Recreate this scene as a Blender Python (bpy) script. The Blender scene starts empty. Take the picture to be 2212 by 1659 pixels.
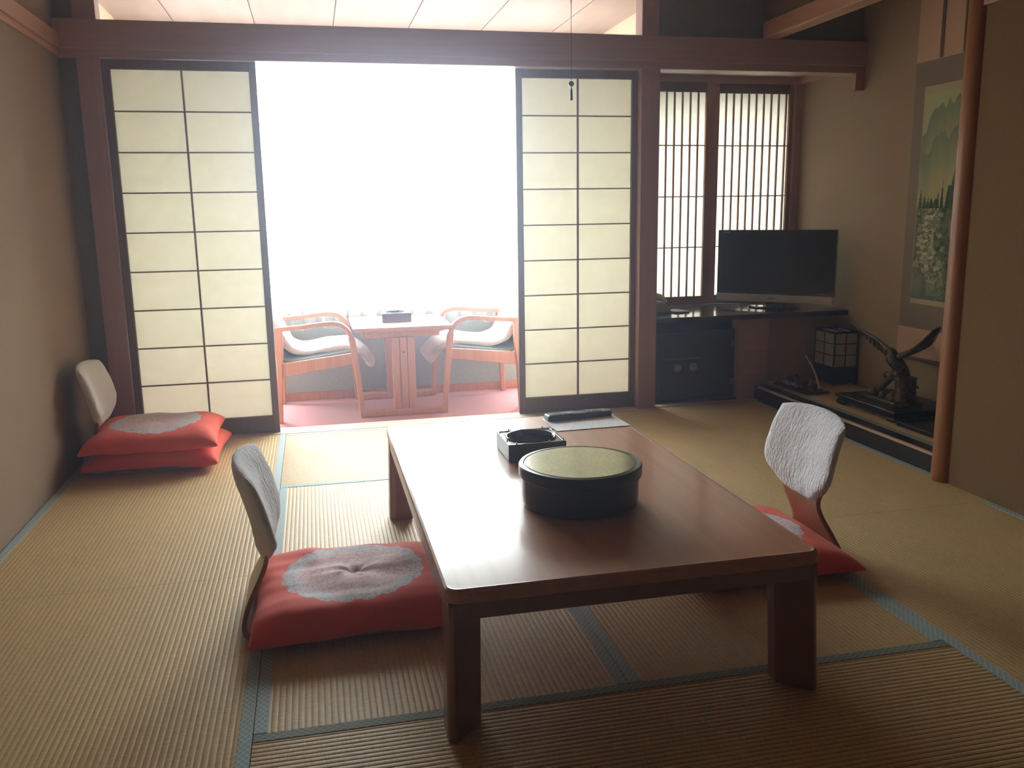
import bpy, bmesh, math, random
from mathutils import Vector, Matrix, noise
random.seed(7)
PI = math.pi
S = bpy.context.scene
C = S.collection

# ------------------------------------------------------------ camera
YAW, PITCH, ROLL, FPX = 0.219272404, 0.194510492, -0.0157392287, 1893.36849
CAMH = 1.165
fw = Vector((math.sin(YAW)*math.cos(PITCH), math.cos(YAW)*math.cos(PITCH), -math.sin(PITCH)))
rt = Vector((math.cos(YAW), -math.sin(YAW), 0))
up = rt.cross(fw)
r2 = rt*math.cos(ROLL) + up*math.sin(ROLL)
u2 = -rt*math.sin(ROLL) + up*math.cos(ROLL)
cam = bpy.data.cameras.new('camera')
cam.sensor_width = 36.0
cam.lens = FPX/2212*36.0
cam.clip_start = 0.02
co = bpy.data.objects.new('camera', cam)
M = Matrix.Identity(4)
for i in range(3):
    M[i][0] = r2[i]; M[i][1] = u2[i]; M[i][2] = -fw[i]
M[0][3], M[1][3], M[2][3] = 0, 0, CAMH
co.matrix_world = M
C.objects.link(co)
S.camera = co

# ------------------------------------------------------------ world, daylight, exposure
S.view_settings.view_transform = 'Standard'
S.view_settings.look = 'None'
S.view_settings.gamma = 1
S.view_settings.use_curve_mapping = False
S.view_settings.exposure = 0.0
W = bpy.data.worlds.new('daylight'); S.world = W
W.use_nodes = True
wn = W.node_tree.nodes
wn['Background'].inputs[0].default_value = (0.90, 0.95, 1.0, 1)
# overcast sky: brighter towards the zenith, dim ground below the horizon
_tc = wn.new('ShaderNodeTexCoord'); _sp = wn.new('ShaderNodeSeparateXYZ'); _rp = wn.new('ShaderNodeValToRGB'); _mr = wn.new('ShaderNodeMapRange'); _mu = wn.new('ShaderNodeMath')
_mr.inputs['From Min'].default_value = -1; _mr.inputs['From Max'].default_value = 1
_e = _rp.color_ramp.elements
_e[0].position = 0.44; _e[0].color = (0.12, 0.12, 0.12, 1); _e[1].position = 0.52; _e[1].color = (0.36, 0.36, 0.36, 1)
_q = _e.new(0.80); _q.color = (1, 1, 1, 1)
_mu.operation = 'MULTIPLY'; _mu.inputs[1].default_value = 56.0
_wl = W.node_tree.links
_wl.new(_tc.outputs['Generated'], _sp.inputs[0]); _wl.new(_sp.outputs[2], _mr.inputs[0]); _wl.new(_mr.outputs[0], _rp.inputs[0])
_wl.new(_rp.outputs[0], _mu.inputs[0]); _wl.new(_mu.outputs[0], wn['Background'].inputs[1])
S.cycles.max_bounces = 10
S.cycles.diffuse_bounces = 6
S.cycles.transparent_max_bounces = 12
S.cycles.caustics_reflective = False
S.cycles.caustics_refractive = False
S.cycles.sample_clamp_indirect = 12

def portal(x0, x1, z0, z1, y):
    l = bpy.data.lights.new('window_daylight', 'AREA')
    l.shape = 'RECTANGLE'; l.size = x1-x0; l.size_y = z1-z0
    l.cycles.is_portal = True
    o = bpy.data.objects.new('window_daylight', l); C.objects.link(o)
    o.location = ((x0+x1)/2, y, (z0+z1)/2); o.rotation_euler = (-PI/2, 0, 0)
portal(-0.85, 1.85, 0.56, 2.17, 6.14)
portal(2.02, 3.2, 0.62, 1.95, 5.80)
portal(-1.0, -0.36, 0.01, 0.53, 6.14)  # portal for the added low window on the left
portal(1.45, 1.965, 0.01, 0.53, 6.14)  # portal for the added low window on the right

# ------------------------------------------------------------ materials
MATS = {}
def mat(name, col, rough=0.6, spec=0.5, metal=0.0, coat=0.0, coat_r=0.1, sheen=0.0):
    if name in MATS: return MATS[name]
    m = bpy.data.materials.new(name); m.use_nodes = True
    b = m.node_tree.nodes['Principled BSDF']
    b.inputs['Base Color'].default_value = (*col, 1)
    b.inputs['Roughness'].default_value = rough
    b.inputs['Specular IOR Level'].default_value = spec
    b.inputs['Metallic'].default_value = metal
    b.inputs['Coat Weight'].default_value = coat
    b.inputs['Coat Roughness'].default_value = coat_r
    b.inputs['Sheen Weight'].default_value = sheen
    MATS[name] = m
    return m
def N(m, t, **kw):
    n = m.node_tree.nodes.new(t)
    for k, v in kw.items(): setattr(n, k, v)
    return n
def L(m, a, ai, b, bi): m.node_tree.links.new(a.outputs[ai], b.inputs[bi])
def bsdf(m): return m.node_tree.nodes['Principled BSDF']
def coords(m, scale=(1, 1, 1), rot=(0, 0, 0)):
    t = N(m, 'ShaderNodeTexCoord'); mp = N(m, 'ShaderNodeMapping')
    mp.inputs['Scale'].default_value = scale; mp.inputs['Rotation'].default_value = rot
    L(m, t, 'Object', mp, 'Vector')
    return mp
def noisy(m, scale, nscale=1.0, detail=4, distort=0.0):
    mp = coords(m, scale); n = N(m, 'ShaderNodeTexNoise')
    n.inputs['Scale'].default_value = nscale; n.inputs['Detail'].default_value = detail
    n.inputs['Distortion'].default_value = distort
    L(m, mp, 0, n, 'Vector'); return n
def ramp(m, src, out, stops, tgt, ti):
    r = N(m, 'ShaderNodeValToRGB')
    e = r.color_ramp.elements
    while len(e) < len(stops): e.new(0.5)
    for k, (p, c) in enumerate(stops):
        e[k].position = p; e[k].color = (*c, 1)
    L(m, src, out, r, 0); L(m, r, 0, tgt, ti); return r
def bump(m, src, out, strength, dist):
    b = N(m, 'ShaderNodeBump'); b.inputs['Strength'].default_value = strength
    b.inputs['Distance'].default_value = dist
    L(m, src, out, b, 'Height'); L(m, b, 0, bsdf(m), 'Normal'); return b
def wood(name, a, b, axis='z', rough=0.45, coat=0.0, coat_r=0.1, spec=0.4, fine=60):
    if name in MATS: return MATS[name]
    m = mat(name, a, rough, spec, 0, coat, coat_r)
    sc = {'x': (1.2, fine, fine), 'y': (fine, 1.2, fine), 'z': (fine, fine, 1.2)}[axis]
    n = noisy(m, sc, 1.0, 5, 0.6)
    ramp(m, n, 0, [(0.3, a), (0.7, b)], bsdf(m), 'Base Color')
    return m
def plaster(name, col, var=0.12):
    if name in MATS: return MATS[name]
    m = mat(name, col, 0.95, 0.15)
    n = noisy(m, (1, 1, 1), 260, 3)
    c2 = tuple(c*(1-var) for c in col); c3 = tuple(min(1, c*(1+var)) for c in col)
    ramp(m, n, 0, [(0.35, c2), (0.65, c3)], bsdf(m), 'Base Color')
    bump(m, n, 0, 0.5, 0.002)
    return m

POST = wood('reddish post wood', (0.43, 0.27, 0.235), (0.49, 0.31, 0.27), 'z', 0.4)
BEAM = wood('reddish beam wood', (0.43, 0.27, 0.235), (0.49, 0.31, 0.27), 'x', 0.4)
BEAMY = wood('light beam wood', (0.42, 0.22, 0.13), (0.50, 0.28, 0.17), 'y', 0.45)
PILLAR = wood('polished pillar wood', (0.26, 0.095, 0.035), (0.36, 0.15, 0.06), 'z', 0.42, fine=30)
SHOJIF = wood('shoji frame wood', (0.15, 0.085, 0.06), (0.19, 0.11, 0.075), 'z', 0.5)
MUNT = wood('shoji muntin wood', (0.24, 0.15, 0.09), (0.29, 0.19, 0.12), 'z', 0.6)
LATT = wood('lattice wood', (0.36, 0.20, 0.13), (0.42, 0.24, 0.16), 'z', 0.5)
SILL = wood('sill wood', (0.55, 0.43, 0.33), (0.62, 0.5, 0.4), 'x', 0.35)
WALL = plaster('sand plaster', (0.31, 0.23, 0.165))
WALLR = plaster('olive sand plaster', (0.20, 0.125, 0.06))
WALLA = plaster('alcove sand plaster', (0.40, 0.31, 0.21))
WALLG = plaster('green grey plaster', (0.25, 0.24, 0.20))
WALLV = plaster('veranda wall plaster', (0.36, 0.43, 0.41))
CREAM = plaster('cream plaster', (0.72, 0.62, 0.46), 0.03)
BLACKL = mat('black lacquer', (0.008, 0.008, 0.010), 0.18, 0.5)
BLACKM = mat('matt black', (0.012, 0.012, 0.014), 0.5, 0.4)
CHROME = mat('chrome', (0.7, 0.7, 0.7), 0.2, 0.5, 1.0)
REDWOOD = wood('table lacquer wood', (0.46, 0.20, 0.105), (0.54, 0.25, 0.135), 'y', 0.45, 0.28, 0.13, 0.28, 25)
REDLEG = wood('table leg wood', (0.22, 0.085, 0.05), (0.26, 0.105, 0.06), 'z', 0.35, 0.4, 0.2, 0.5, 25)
CHAIRW = wood('chair bentwood', (0.46, 0.185, 0.10), (0.54, 0.24, 0.135), 'z', 0.4, 0.2, 0.2)
ZAISUW = wood('plywood back wood', (0.28, 0.11, 0.05), (0.36, 0.16, 0.08), 'z', 0.35, 0.3, 0.2)

def paper(name, col, tr, dif):
    m = bpy.data.materials.new(name); m.use_nodes = True
    nt = m.node_tree; nt.nodes.remove(nt.nodes['Principled BSDF'])
    a = N(m, 'ShaderNodeBsdfTranslucent'); d = N(m, 'ShaderNodeBsdfDiffuse'); ad = N(m, 'ShaderNodeAddShader')
    n = noisy(m, (1, 1, 1), 22, 5)
    c1 = tuple(c*tr*0.93 for c in col); c2 = tuple(c*tr*1.05 for c in col)
    ramp(m, n, 0, [(0.3, c1), (0.7, c2)], a, 0)
    d.inputs[0].default_value = (*[c*dif for c in col], 1)
    L(m, a, 0, ad, 0); L(m, d, 0, ad, 1); L(m, ad, 0, nt.nodes['Material Output'], 0)
    MATS[name] = m
    return m
SHOJI = paper('shoji paper', (0.97, 0.95, 0.84), 0.315, 0.55)
LPAPER = paper('lattice paper', (0.97, 0.95, 0.88), 0.33, 0.5)
LAMPP = paper('lamp paper', (0.75, 0.78, 0.75), 0.3, 0.6)

def sheer(name):
    m = bpy.data.materials.new(name); m.use_nodes = True
    nt = m.node_tree; nt.nodes.remove(nt.nodes['Principled BSDF'])
    a = N(m, 'ShaderNodeBsdfTranslucent'); t = N(m, 'ShaderNodeBsdfTransparent'); mx = N(m, 'ShaderNodeMixShader')
    d = N(m, 'ShaderNodeBsdfDiffuse'); m2 = N(m, 'ShaderNodeMixShader')
    a.inputs[0].default_value = (0.95, 0.95, 0.98, 1); d.inputs[0].default_value = (0.9, 0.9, 0.93, 1)
    m2.inputs[0].default_value = 0.35; L(m, a, 0, m2, 1); L(m, d, 0, m2, 2)
    mx.inputs[0].default_value = 0.42
    L(m, t, 0, mx, 1); L(m, m2, 0, mx, 2); L(m, mx, 0, nt.nodes['Material Output'], 0)
    return m
SHEER = sheer('sheer curtain cloth')
def glass(name):
    m = bpy.data.materials.new(name); m.use_nodes = True
    nt = m.node_tree; nt.nodes.remove(nt.nodes['Principled BSDF'])
    t = N(m, 'ShaderNodeBsdfTransparent'); g = N(m, 'ShaderNodeBsdfGlossy'); mx = N(m, 'ShaderNodeMixShader')
    t.inputs[0].default_value = (0.95, 0.97, 0.96, 1); g.inputs['Roughness'].default_value = 0.02
    mx.inputs[0].default_value = 0.06
    L(m, t, 0, mx, 1); L(m, g, 0, mx, 2); L(m, mx, 0, nt.nodes['Material Output'], 0)
    return m
GLASS = glass('window glass')

# ------------------------------------------------------------ mesh helpers
def tag(o, label=None, cat=None, group=None, kind=None):
    if label: o['label'] = label
    if cat: o['category'] = cat
    if group: o['group'] = group
    if kind: o['kind'] = kind
    return o
def empty(name, loc, label, cat, group=None, rz=0):
    o = bpy.data.objects.new(name, None); C.objects.link(o)
    o.empty_display_size = 0.05
    o.location = loc; o.rotation_euler = (0, 0, rz)
    return tag(o, label, cat, group)
def obj(name, bm, m, parent=None, bev=0.0, smooth=False, seg=2, solid=0.0, sub=0):
    me = bpy.data.meshes.new(name)
    bmesh.ops.recalc_face_normals(bm, faces=bm.faces)
    bm.to_mesh(me); bm.free()
    ms = m if isinstance(m, (list, tuple)) else [m]
    for x in ms: me.materials.append(x)
    o = bpy.data.objects.new(name, me); C.objects.link(o)
    if smooth:
        for p in me.polygons: p.use_smooth = True
    if solid:
        s = o.modifiers.new('thickness', 'SOLIDIFY'); s.thickness = solid; s.offset = 0
    if bev:
        b = o.modifiers.new('bevel', 'BEVEL'); b.width = bev; b.segments = seg; b.limit_method = 'ANGLE'
        b.angle_limit = math.radians(40)
    if sub:
        s = o.modifiers.new('sub', 'SUBSURF'); s.levels = sub; s.render_levels = sub
    if parent: o.parent = parent
    return o
def struct(name, bm, m, **kw):
    o = obj(name, bm, m, **kw)
    if not kw.get('parent'): o['kind'] = 'structure'
    return o
def box(bm, x0, x1, y0, y1, z0, z1, mi=0):
    v = [bm.verts.new((x, y, z)) for x in (x0, x1) for y in (y0, y1) for z in (z0, z1)]
    for f in ((0, 1, 3, 2), (4, 6, 7, 5), (0, 4, 5, 1), (2, 3, 7, 6), (0, 2, 6, 4), (1, 5, 7, 3)):
        bm.faces.new([v[i] for i in f]).material_index = mi
    return v
def B(*a):
    bm = bmesh.new()
    for q in a: box(bm, *q)
    return bm
def prism(bm, pts, z0, z1):
    a = [bm.verts.new((x, y, z0)) for x, y in pts]; b = [bm.verts.new((x, y, z1)) for x, y in pts]
    n = len(pts)
    bm.faces.new(a[::-1]); bm.faces.new(b)
    for i in range(n): bm.faces.new((a[i], a[(i+1) % n], b[(i+1) % n], b[i]))
def prism_y(bm, pts, y0, y1):
    a = [bm.verts.new((x, y0, z)) for x, z in pts]; b = [bm.verts.new((x, y1, z)) for x, z in pts]
    n = len(pts)
    bm.faces.new(a[::-1]); bm.faces.new(b)
    for i in range(n): bm.faces.new((a[i], a[(i+1) % n], b[(i+1) % n], b[i]))
def lathe(bm, prof, cx=0, cy=0, seg=48):
    rings = []
    for r, z in prof:
        if r < 1e-6: rings.append([bm.verts.new((cx, cy, z))])
        else: rings.append([bm.verts.new((cx+r*math.cos(2*PI*i/seg), cy+r*math.sin(2*PI*i/seg), z)) for i in range(seg)])
    for a, b in zip(rings, rings[1:]):
        for i in range(seg):
            j = (i+1) % seg
            if len(a) == 1 and len(b) == 1: continue
            if len(a) == 1: bm.faces.new((a[0], b[j], b[i]))
            elif len(b) == 1: bm.faces.new((a[i], a[j], b[0]))
            else: bm.faces.new((a[i], a[j], b[j], b[i]))
def tube(bm, pts, rad, seg=10):
    pts = [Vector(p) for p in pts]; rings = []
    n = len(pts)
    rr = rad if isinstance(rad, (list, tuple)) else [rad]*n
    for i, p in enumerate(pts):
        t = (pts[min(i+1, n-1)]-pts[max(i-1, 0)]).normalized()
        a = t.cross(Vector((0.3, 0.9, 0.2)) if abs(t.y) < 0.9 else Vector((1, 0, 0))).normalized(); b = t.cross(a)
        rings.append([bm.verts.new(p+(a*math.cos(2*PI*k/seg)+b*math.sin(2*PI*k/seg))*rr[i]) for k in range(seg)])
    for a, b in zip(rings, rings[1:]):
        for k in range(seg): bm.faces.new((a[k], a[(k+1) % seg], b[(k+1) % seg], b[k]))
    bm.faces.new(rings[0][::-1]); bm.faces.new(rings[-1])
def sweep_xz(bm, pts, y0, y1, th):
    """flat strip following (x,z) points, spanning y0..y1; th = thickness or list"""
    n = len(pts); rings = []
    for i, (x, z) in enumerate(pts):
        a = pts[max(i-1, 0)]; b = pts[min(i+1, n-1)]
        t = Vector((b[0]-a[0], b[1]-a[1])).normalized(); nn = Vector((-t.y, t.x))
        h = (th[i] if isinstance(th, (list, tuple)) else th)/2
        rings.append([bm.verts.new((x+nn.x*s*h, y, z+nn.y*s*h)) for y, s in ((y0, 1), (y1, 1), (y1, -1), (y0, -1))])
    for a, b in zip(rings, rings[1:]):
        for k in range(4): bm.faces.new((a[k], a[(k+1) % 4], b[(k+1) % 4], b[k]))
    bm.faces.new(rings[0][::-1]); bm.faces.new(rings[-1])
def spline(pts, n=6):
    out = []
    P = [pts[0]]+list(pts)+[pts[-1]]
    for i in range(1, len(P)-2):
        for k in range(n):
            t = k/n
            out.append(tuple(0.5*((2*b)+(-a+c)*t+(2*a-5*b+4*c-d)*t*t+(-a+3*b-3*c+d)*t**3)
                             for a, b, c, d in zip(P[i-1], P[i], P[i+1], P[i+2])))
    out.append(tuple(pts[-1])); return out
def copy_tree(o, parent=None):
    c = o.copy(); C.objects.link(c)
    if parent: c.parent = parent
    for ch in list(o.children): copy_tree(ch, c)
    return c

# ------------------------------------------------------------ room shell
ZC = 2.45
struct('floor', B((-1.25, 3.3, -1.6, 4.93, -0.12, -0.045)), mat('sub floor', (0.12, 0.09, 0.06), 0.9))
struct('wall_left', B((-1.25, -1.15, -1.6, 4.93, -0.1, ZC)), WALL)
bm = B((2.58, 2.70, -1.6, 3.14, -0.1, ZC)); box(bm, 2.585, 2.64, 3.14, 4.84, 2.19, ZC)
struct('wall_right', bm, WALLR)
struct('wall_rear', B((-1.25, 2.7, -1.7, -1.6, -0.1, ZC)), WALL)
# tokonoma back wall and niche right wall in one plane, alcove far side
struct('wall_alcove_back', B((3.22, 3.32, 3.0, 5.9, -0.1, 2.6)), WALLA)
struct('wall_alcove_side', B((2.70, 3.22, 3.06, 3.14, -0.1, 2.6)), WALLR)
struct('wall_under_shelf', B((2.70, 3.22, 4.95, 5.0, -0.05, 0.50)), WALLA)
bm = B((-1.15, -1.06, 4.84, 4.92, -0.1, ZC)); box(bm, 1.943, 3.22, 4.84, 4.92, 2.06, ZC); box(bm, -1.06, 1.943, 4.85, 4.92, 2.36, ZC)
struct('wall_front', bm, WALLG)
mc = wood('ceiling board wood', (0.30, 0.20, 0.13), (0.36, 0.25, 0.17), 'y', 0.6, fine=12)
struct('ceiling', B((-1.25, 3.32, -1.7, 4.93, ZC, ZC+0.08)), mc)
struct('ceiling_alcove', B((2.64, 3.22, 3.1, 4.85, 2.40, 2.449)), mc)
# veranda shell
mcar = mat('pink carpet', (0.62, 0.22, 0.26), 0.95, 0.1, sheen=0.3)
n = noisy(mcar, (1, 1, 1), 300, 2); ramp(mcar, n, 0, [(0.3, (0.46, 0.16, 0.19)), (0.7, (0.58, 0.24, 0.27))], bsdf(mcar), 'Base Color'); bump(mcar, n, 0, 0.6, 0.003)
ZV = -0.07      # the veranda floor lies a step below the tatami
struct('floor_veranda', B((-1.10, 1.965, 4.90, 6.0, ZV-0.06, ZV)), mcar)
bm = B((-0.36, 1.45, 5.99, 6.09, ZV-.03, 0.566), (-1.10, -0.36, 5.99, 6.09, ZV-.03, 0.01), (1.45, 1.97, 5.99, 6.09, ZV-.03, 0.01), (-1.10, -0.36, 5.99, 6.09, 0.53, 0.566), (1.45, 1.97, 5.99, 6.09, 0.53, 0.566),  # the low gaps at both sides hold the added windows
       (-1.10, -0.86, 5.99, 6.09, 0.566, 2.42), (1.85, 1.97, 5.99, 6.09, 0.566, 2.42), (-0.86, 1.85, 5.99, 6.09, 2.17, 2.42))
struct('wall_veranda_back', bm, WALLV)
struct('wall_veranda_left', B((-1.16, -1.06, 4.92, 6.09, -0.13, 2.42)), CREAM)
struct('wall_veranda_right', B((1.965, 1.99, 4.92, 6.09, -0.13, 2.42)), CREAM)
bm = B((1.97, 3.32, 5.65, 5.75, -0.1, 0.62), (1.97, 3.32, 5.65, 5.75, 1.95, 2.5), (1.97, 2.03, 5.65, 5.75, .62, 1.95), (3.18, 3.32, 5.65, 5.75, .62, 1.95))
struct('wall_niche_back', bm, WALLV)
struct('ceiling_niche', B((1.99, 3.22, 4.92, 5.65, 2.0, 2.06)), wood('niche ceiling wood', (0.60, 0.48, 0.38), (0.66, 0.54, 0.43), 'x', 0.6))
# veranda ceiling boards with gaps running in depth
mvc = wood('veranda ceiling board', (0.33, 0.235, 0.19), (0.40, 0.29, 0.24), 'y', 0.6, fine=9)
bm = B((-1.10, 1.965, 4.92, 6.0, 2.327, 2.42))
xs = [-1.205+0.470*i for i in range(8)]
for a, b in zip(xs, xs[1:]):
    box(bm, max(a+0.003, -1.06), min(b-0.003, 1.965), 4.92, 5.988, 2.315, 2.327)
struct('ceiling_veranda', bm, mvc)
struct('baseboard_veranda', B((-1.06, 1.965, 5.971, 5.99, ZV, ZV+0.053)), CHAIRW, bev=0.003)

# ------------------------------------------------------------ posts, lintel, beams
struct('trim_1', B((-1.06, -0.955, 4.80, 4.92, -0.045, 1.93)), POST, bev=0.003)          # left post
struct('trim_2', B((1.833, 1.943, 4.80, 4.92, -0.045, 1.93)), POST, bev=0.003)            # right post
struct('trim_3', B((-1.06, -0.955, 4.815, 4.92, 2.10, ZC)), POST, bev=0.003)
struct('trim_4', B((1.838, 1.938, 4.815, 4.92, 2.10, ZC)), POST, bev=0.003)
bm = B((-1.15, 3.22, 4.785, 4.84, 1.965, 2.10), (-1.15, 3.22, 4.80, 4.93, 1.926, 2.06))
struct('trim_5', bm, BEAM, bev=0.004)                                                      # long lintel
struct('trim_6', B((-1.15, -1.125, -1.6, 4.79, 1.965, 2.04), (-1.15, -1.135, -1.6, 4.79, 1.935, 1.965)), BEAMY, bev=0.004)   # rail on the left wall
struct('trim_7', B((2.555, 2.655, 3.10, 4.80, 2.10, 2.19)), BEAMY, bev=0.006)              # drop beam over the alcove
bm = bmesh.new(); lathe(bm, [(0.0, -0.045), (0.0565, -0.045), (0.0565, 0.03), (0.054, 1.2), (0.052, ZC), (0, ZC)], 2.605, 3.135, 40)
struct('trim_8', bm, PILLAR, smooth=False)
for p in bpy.data.objects['trim_8'].data.polygons: p.use_smooth = abs(p.normal.z) < 0.5
struct('trim_9', B((2.555, 2.58, -1.6, 3.08, 1.91, 2.0)), BEAMY, bev=0.004)                # rail on the right wall
struct('trim_10', B((-0.955, 1.833, 4.765, 4.905, -0.10, 0.003)), SILL, bev=0.002)         # door sill
bm = B((1.99, 3.20, 5.47, 5.53, 1.955, 2.0), (3.165, 3.22, 5.47, 5.53, 0.53, 1.955), (3.185, 3.22, 4.92, 5.47, 1.955, 2.0))
struct('trim_11', bm, BEAM, bev=0.003)                                                     # niche head and jamb
struct('trim_12', B((3.16, 3.22, 4.80, 4.84, 1.83, 1.926)), BEAMY, bev=0.003)              # hanging stub
struct('trim_13', B((2.505, 2.70, 4.86, 4.96, -0.045, 0.505)), BEAM, bev=0.003)            # board under shelf
bm = B((1.943, 2.505, 4.87, 4.92, -0.045, 0.012))
struct('trim_14', bm, BLACKM)
# black lacquered front sill of the alcove
struct('trim_15', B((2.617, 2.70, 3.19, 4.86, -0.045, 0.090)), BLACKL, bev=0.006, seg=3)
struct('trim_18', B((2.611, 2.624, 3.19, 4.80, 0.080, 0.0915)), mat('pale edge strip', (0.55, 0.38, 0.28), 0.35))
struct('baseboard_alcove', B((1.99, 3.22, 5.36, 5.65, -0.1, 0.500), (1.99, 3.22, 5.465, 5.65, 0.5, 0.534)), BLACKM)
struct('floor_niche', B((1.943, 3.30, 4.925, 5.36, -0.12, 0.005)), BLACKM)

# ------------------------------------------------------------ shoji doors
def shoji(name, x0, x1, y, sL, sR, mid):
    z0, z1 = 0.004, 1.924
    pb, pt = 0.095, 1.878
    t = bpy.data.objects.new(name, None); C.objects.link(t); t.location = ((x0+x1)/2, y, z0)
    t['kind'] = 'structure'
    cx = (x0+x1)/2
    def P(n, bm, m, **k):
        bmesh.ops.translate(bm, verts=bm.verts, vec=(-cx, -y, -z0)); return obj(n, bm, m, t, **k)
    P('stile', B((x0, x0+sL, y-0.015, y+0.015, z0, z1)), SHOJIF, bev=0.002)
    P('stile', B((x1-sR, x1, y-0.015, y+0.015, z0, z1)), SHOJIF, bev=0.002)
    P('top_rail', B((x0+sL, x1-sR, y-0.014, y+0.014, pt, z1)), SHOJIF, bev=0.002)
    P('bottom_rail', B((x0+sL, x1-sR, y-0.014, y+0.014, z0, pb)), SHOJIF, bev=0.002)
    P('paper', B((x0+sL, x1-sR, y+0.006, y+0.0065, pb, pt)), SHOJI)
    P('muntin', B((mid-0.0045, mid+0.0045, y-0.008, y+0.005, pb, pt)), MUNT)
    for k in range(1, 9):
        z = pb+(pt-pb)*k/9
        P('muntin', B((x0+sL, x1-sR, y-0.006, y+0.005, z-0.0035, z+0.0035)), MUNT)
    return t
shoji('door_1', -0.953, -0.227, 4.83, 0.038, 0.035, -0.585)
shoji('door_2', 1.128, 1.845, 4.872, 0.036, 0.045, 1.484)

# ------------------------------------------------------------ lattice windows in the niche
def lattice(name, x0, x1, y, sL, sR, px0, px1, bars):
    z0, z1 = 0.535, 1.955
    t = bpy.data.objects.new(name, None); C.objects.link(t); t.location = (x0, y, z0); t['kind'] = 'structure'
    def P(n, bm, m, **k):
        bmesh.ops.translate(bm, verts=bm.verts, vec=(-x0, -y, -z0)); return obj(n, bm, m, t, **k)
    P('stile', B((x0, x0+sL, y-0.014, y+0.014, z0, z1)), LATT, bev=0.002)
    P('stile', B((x1-sR, x1, y-0.014, y+0.014, z0, z1)), LATT, bev=0.002)
    P('top_rail', B((x0+sL, x1-sR, y-0.013, y+0.013, 1.897, z1)), SHOJIF, bev=0.002)
    P('bottom_rail', B((x0+sL, x1-sR, y-0.013, y+0.013, z0, 0.588)), LATT, bev=0.002)
    P('paper', B((x0+sL, x1-sR, y+0.006, y+0.0065, 0.588, 1.897)), LPAPER)
    for x in bars: P('vertical_bar', B((x-0.0045, x+0.0045, y-0.009, y+0.005, 0.588, 1.897)), LATT)
    for z in (0.912, 1.241, 1.566): P('cross_bar', B((x0+sL, x1-sR, y-0.006, y+0.004, z-0.0035, z+0.0035)), LATT)
lattice('door_3', 1.992, 2.592, 5.475, 0.04, 0.062, 0, 0, [2.478-0.0545*k for k in range(8)])
lattice('door_4', 2.60, 3.168, 5.508, 0.034, 0.03, 0, 0, [2.6345+0.0537*k for k in range(10)])

# ------------------------------------------------------------ windows of the veranda and niche, plus two added low ones
ALU = mat('pale aluminium', (0.55, 0.60, 0.58), 0.4, 0.5, 0.3)
def window(name, x0, x1, z0, z1, mulls, Y=6.04):
    t = bpy.data.objects.new(name, None); C.objects.link(t); t.location = ((x0+x1)/2, Y, z0); t['kind'] = 'structure'
    bm = B((x0, x1, Y-.04, Y+.04, z0, z0+0.03), (x0, x1, Y-.04, Y+.04, z1-0.03, z1), (x0, x0+0.03, Y-.04, Y+.04, z0, z1), (x1-0.03, x1, Y-.04, Y+.04, z0, z1))
    bmesh.ops.translate(bm, verts=bm.verts, vec=(-(x0+x1)/2, -Y, -z0)); obj('window_frame', bm, ALU, t)
    for a, b in mulls:
        bm = B((a, b, Y-.03, Y+.03, z0+0.03, z1-0.03)); bmesh.ops.translate(bm, verts=bm.verts, vec=(-(x0+x1)/2, -Y, -z0)); obj('mullion', bm, ALU, t)
    bm = B((x0+0.03, x1-0.03, Y, Y+.002, z0+0.03, z1-0.03)); bmesh.ops.translate(bm, verts=bm.verts, vec=(-(x0+x1)/2, -Y, -z0)); obj('glass_pane', bm, GLASS, t)
window('window_1', -0.86, 1.85, 0.566, 2.17, [(-0.15, -0.05)])
window('window_2', 2.03, 3.18, 0.62, 1.95, [], 5.70)

window('added_window_left', -1.06, -0.36, 0.01, 0.53, [])  # unseen low side window, added to brighten the lower shoji rows
window('added_window_right', 1.45, 1.965, 0.01, 0.53, [])  # unseen right-hand low window, likewise added to light the shoji from behind

# sheer curtain
def curtain():
    bm = bmesh.new(); nx, nz = 520, 14
    x0, x1, z0, z1 = -1.03, 1.93, 0.418, 2.27
    g = []
    for i in range(nx+1):
        u = i/nx; x = x0+(x1-x0)*u
        col = []
        for j in range(nz+1):
            v = j/nz; z = z0+(z1-z0)*v
            ph = 2*PI*x/0.105 + 1.3*math.sin(2.1*x+0.6) + 0.7*math.sin(5.3*x+2*v)
            y = 5.966+0.014*math.sin(ph)*(1-0.35*v) + 0.004*math.sin(2.3*ph+3*v)
            zz = z+(0.012*math.sin(ph*0.5+1) if j == 0 else 0)
            col.append(bm.verts.new((x-0.45, y-5.966, zz-z0)))
        g.append(col)
    for i in range(nx):
        for j in range(nz): bm.faces.new((g[i][j], g[i+1][j], g[i+1][j+1], g[i][j+1]))
    t = empty('sheer_curtain', (0.45, 5.966, 0.418), 'white pleated sheer curtain covering the bright veranda window', 'curtain')
    obj('curtain_cloth', bm, SHEER, t, smooth=True)
    bm = B((-1.48, 1.48, -0.012, 0.012, 1.853, 1.868)); obj('curtain_rail', bm, ALU, t)
curtain()

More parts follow.
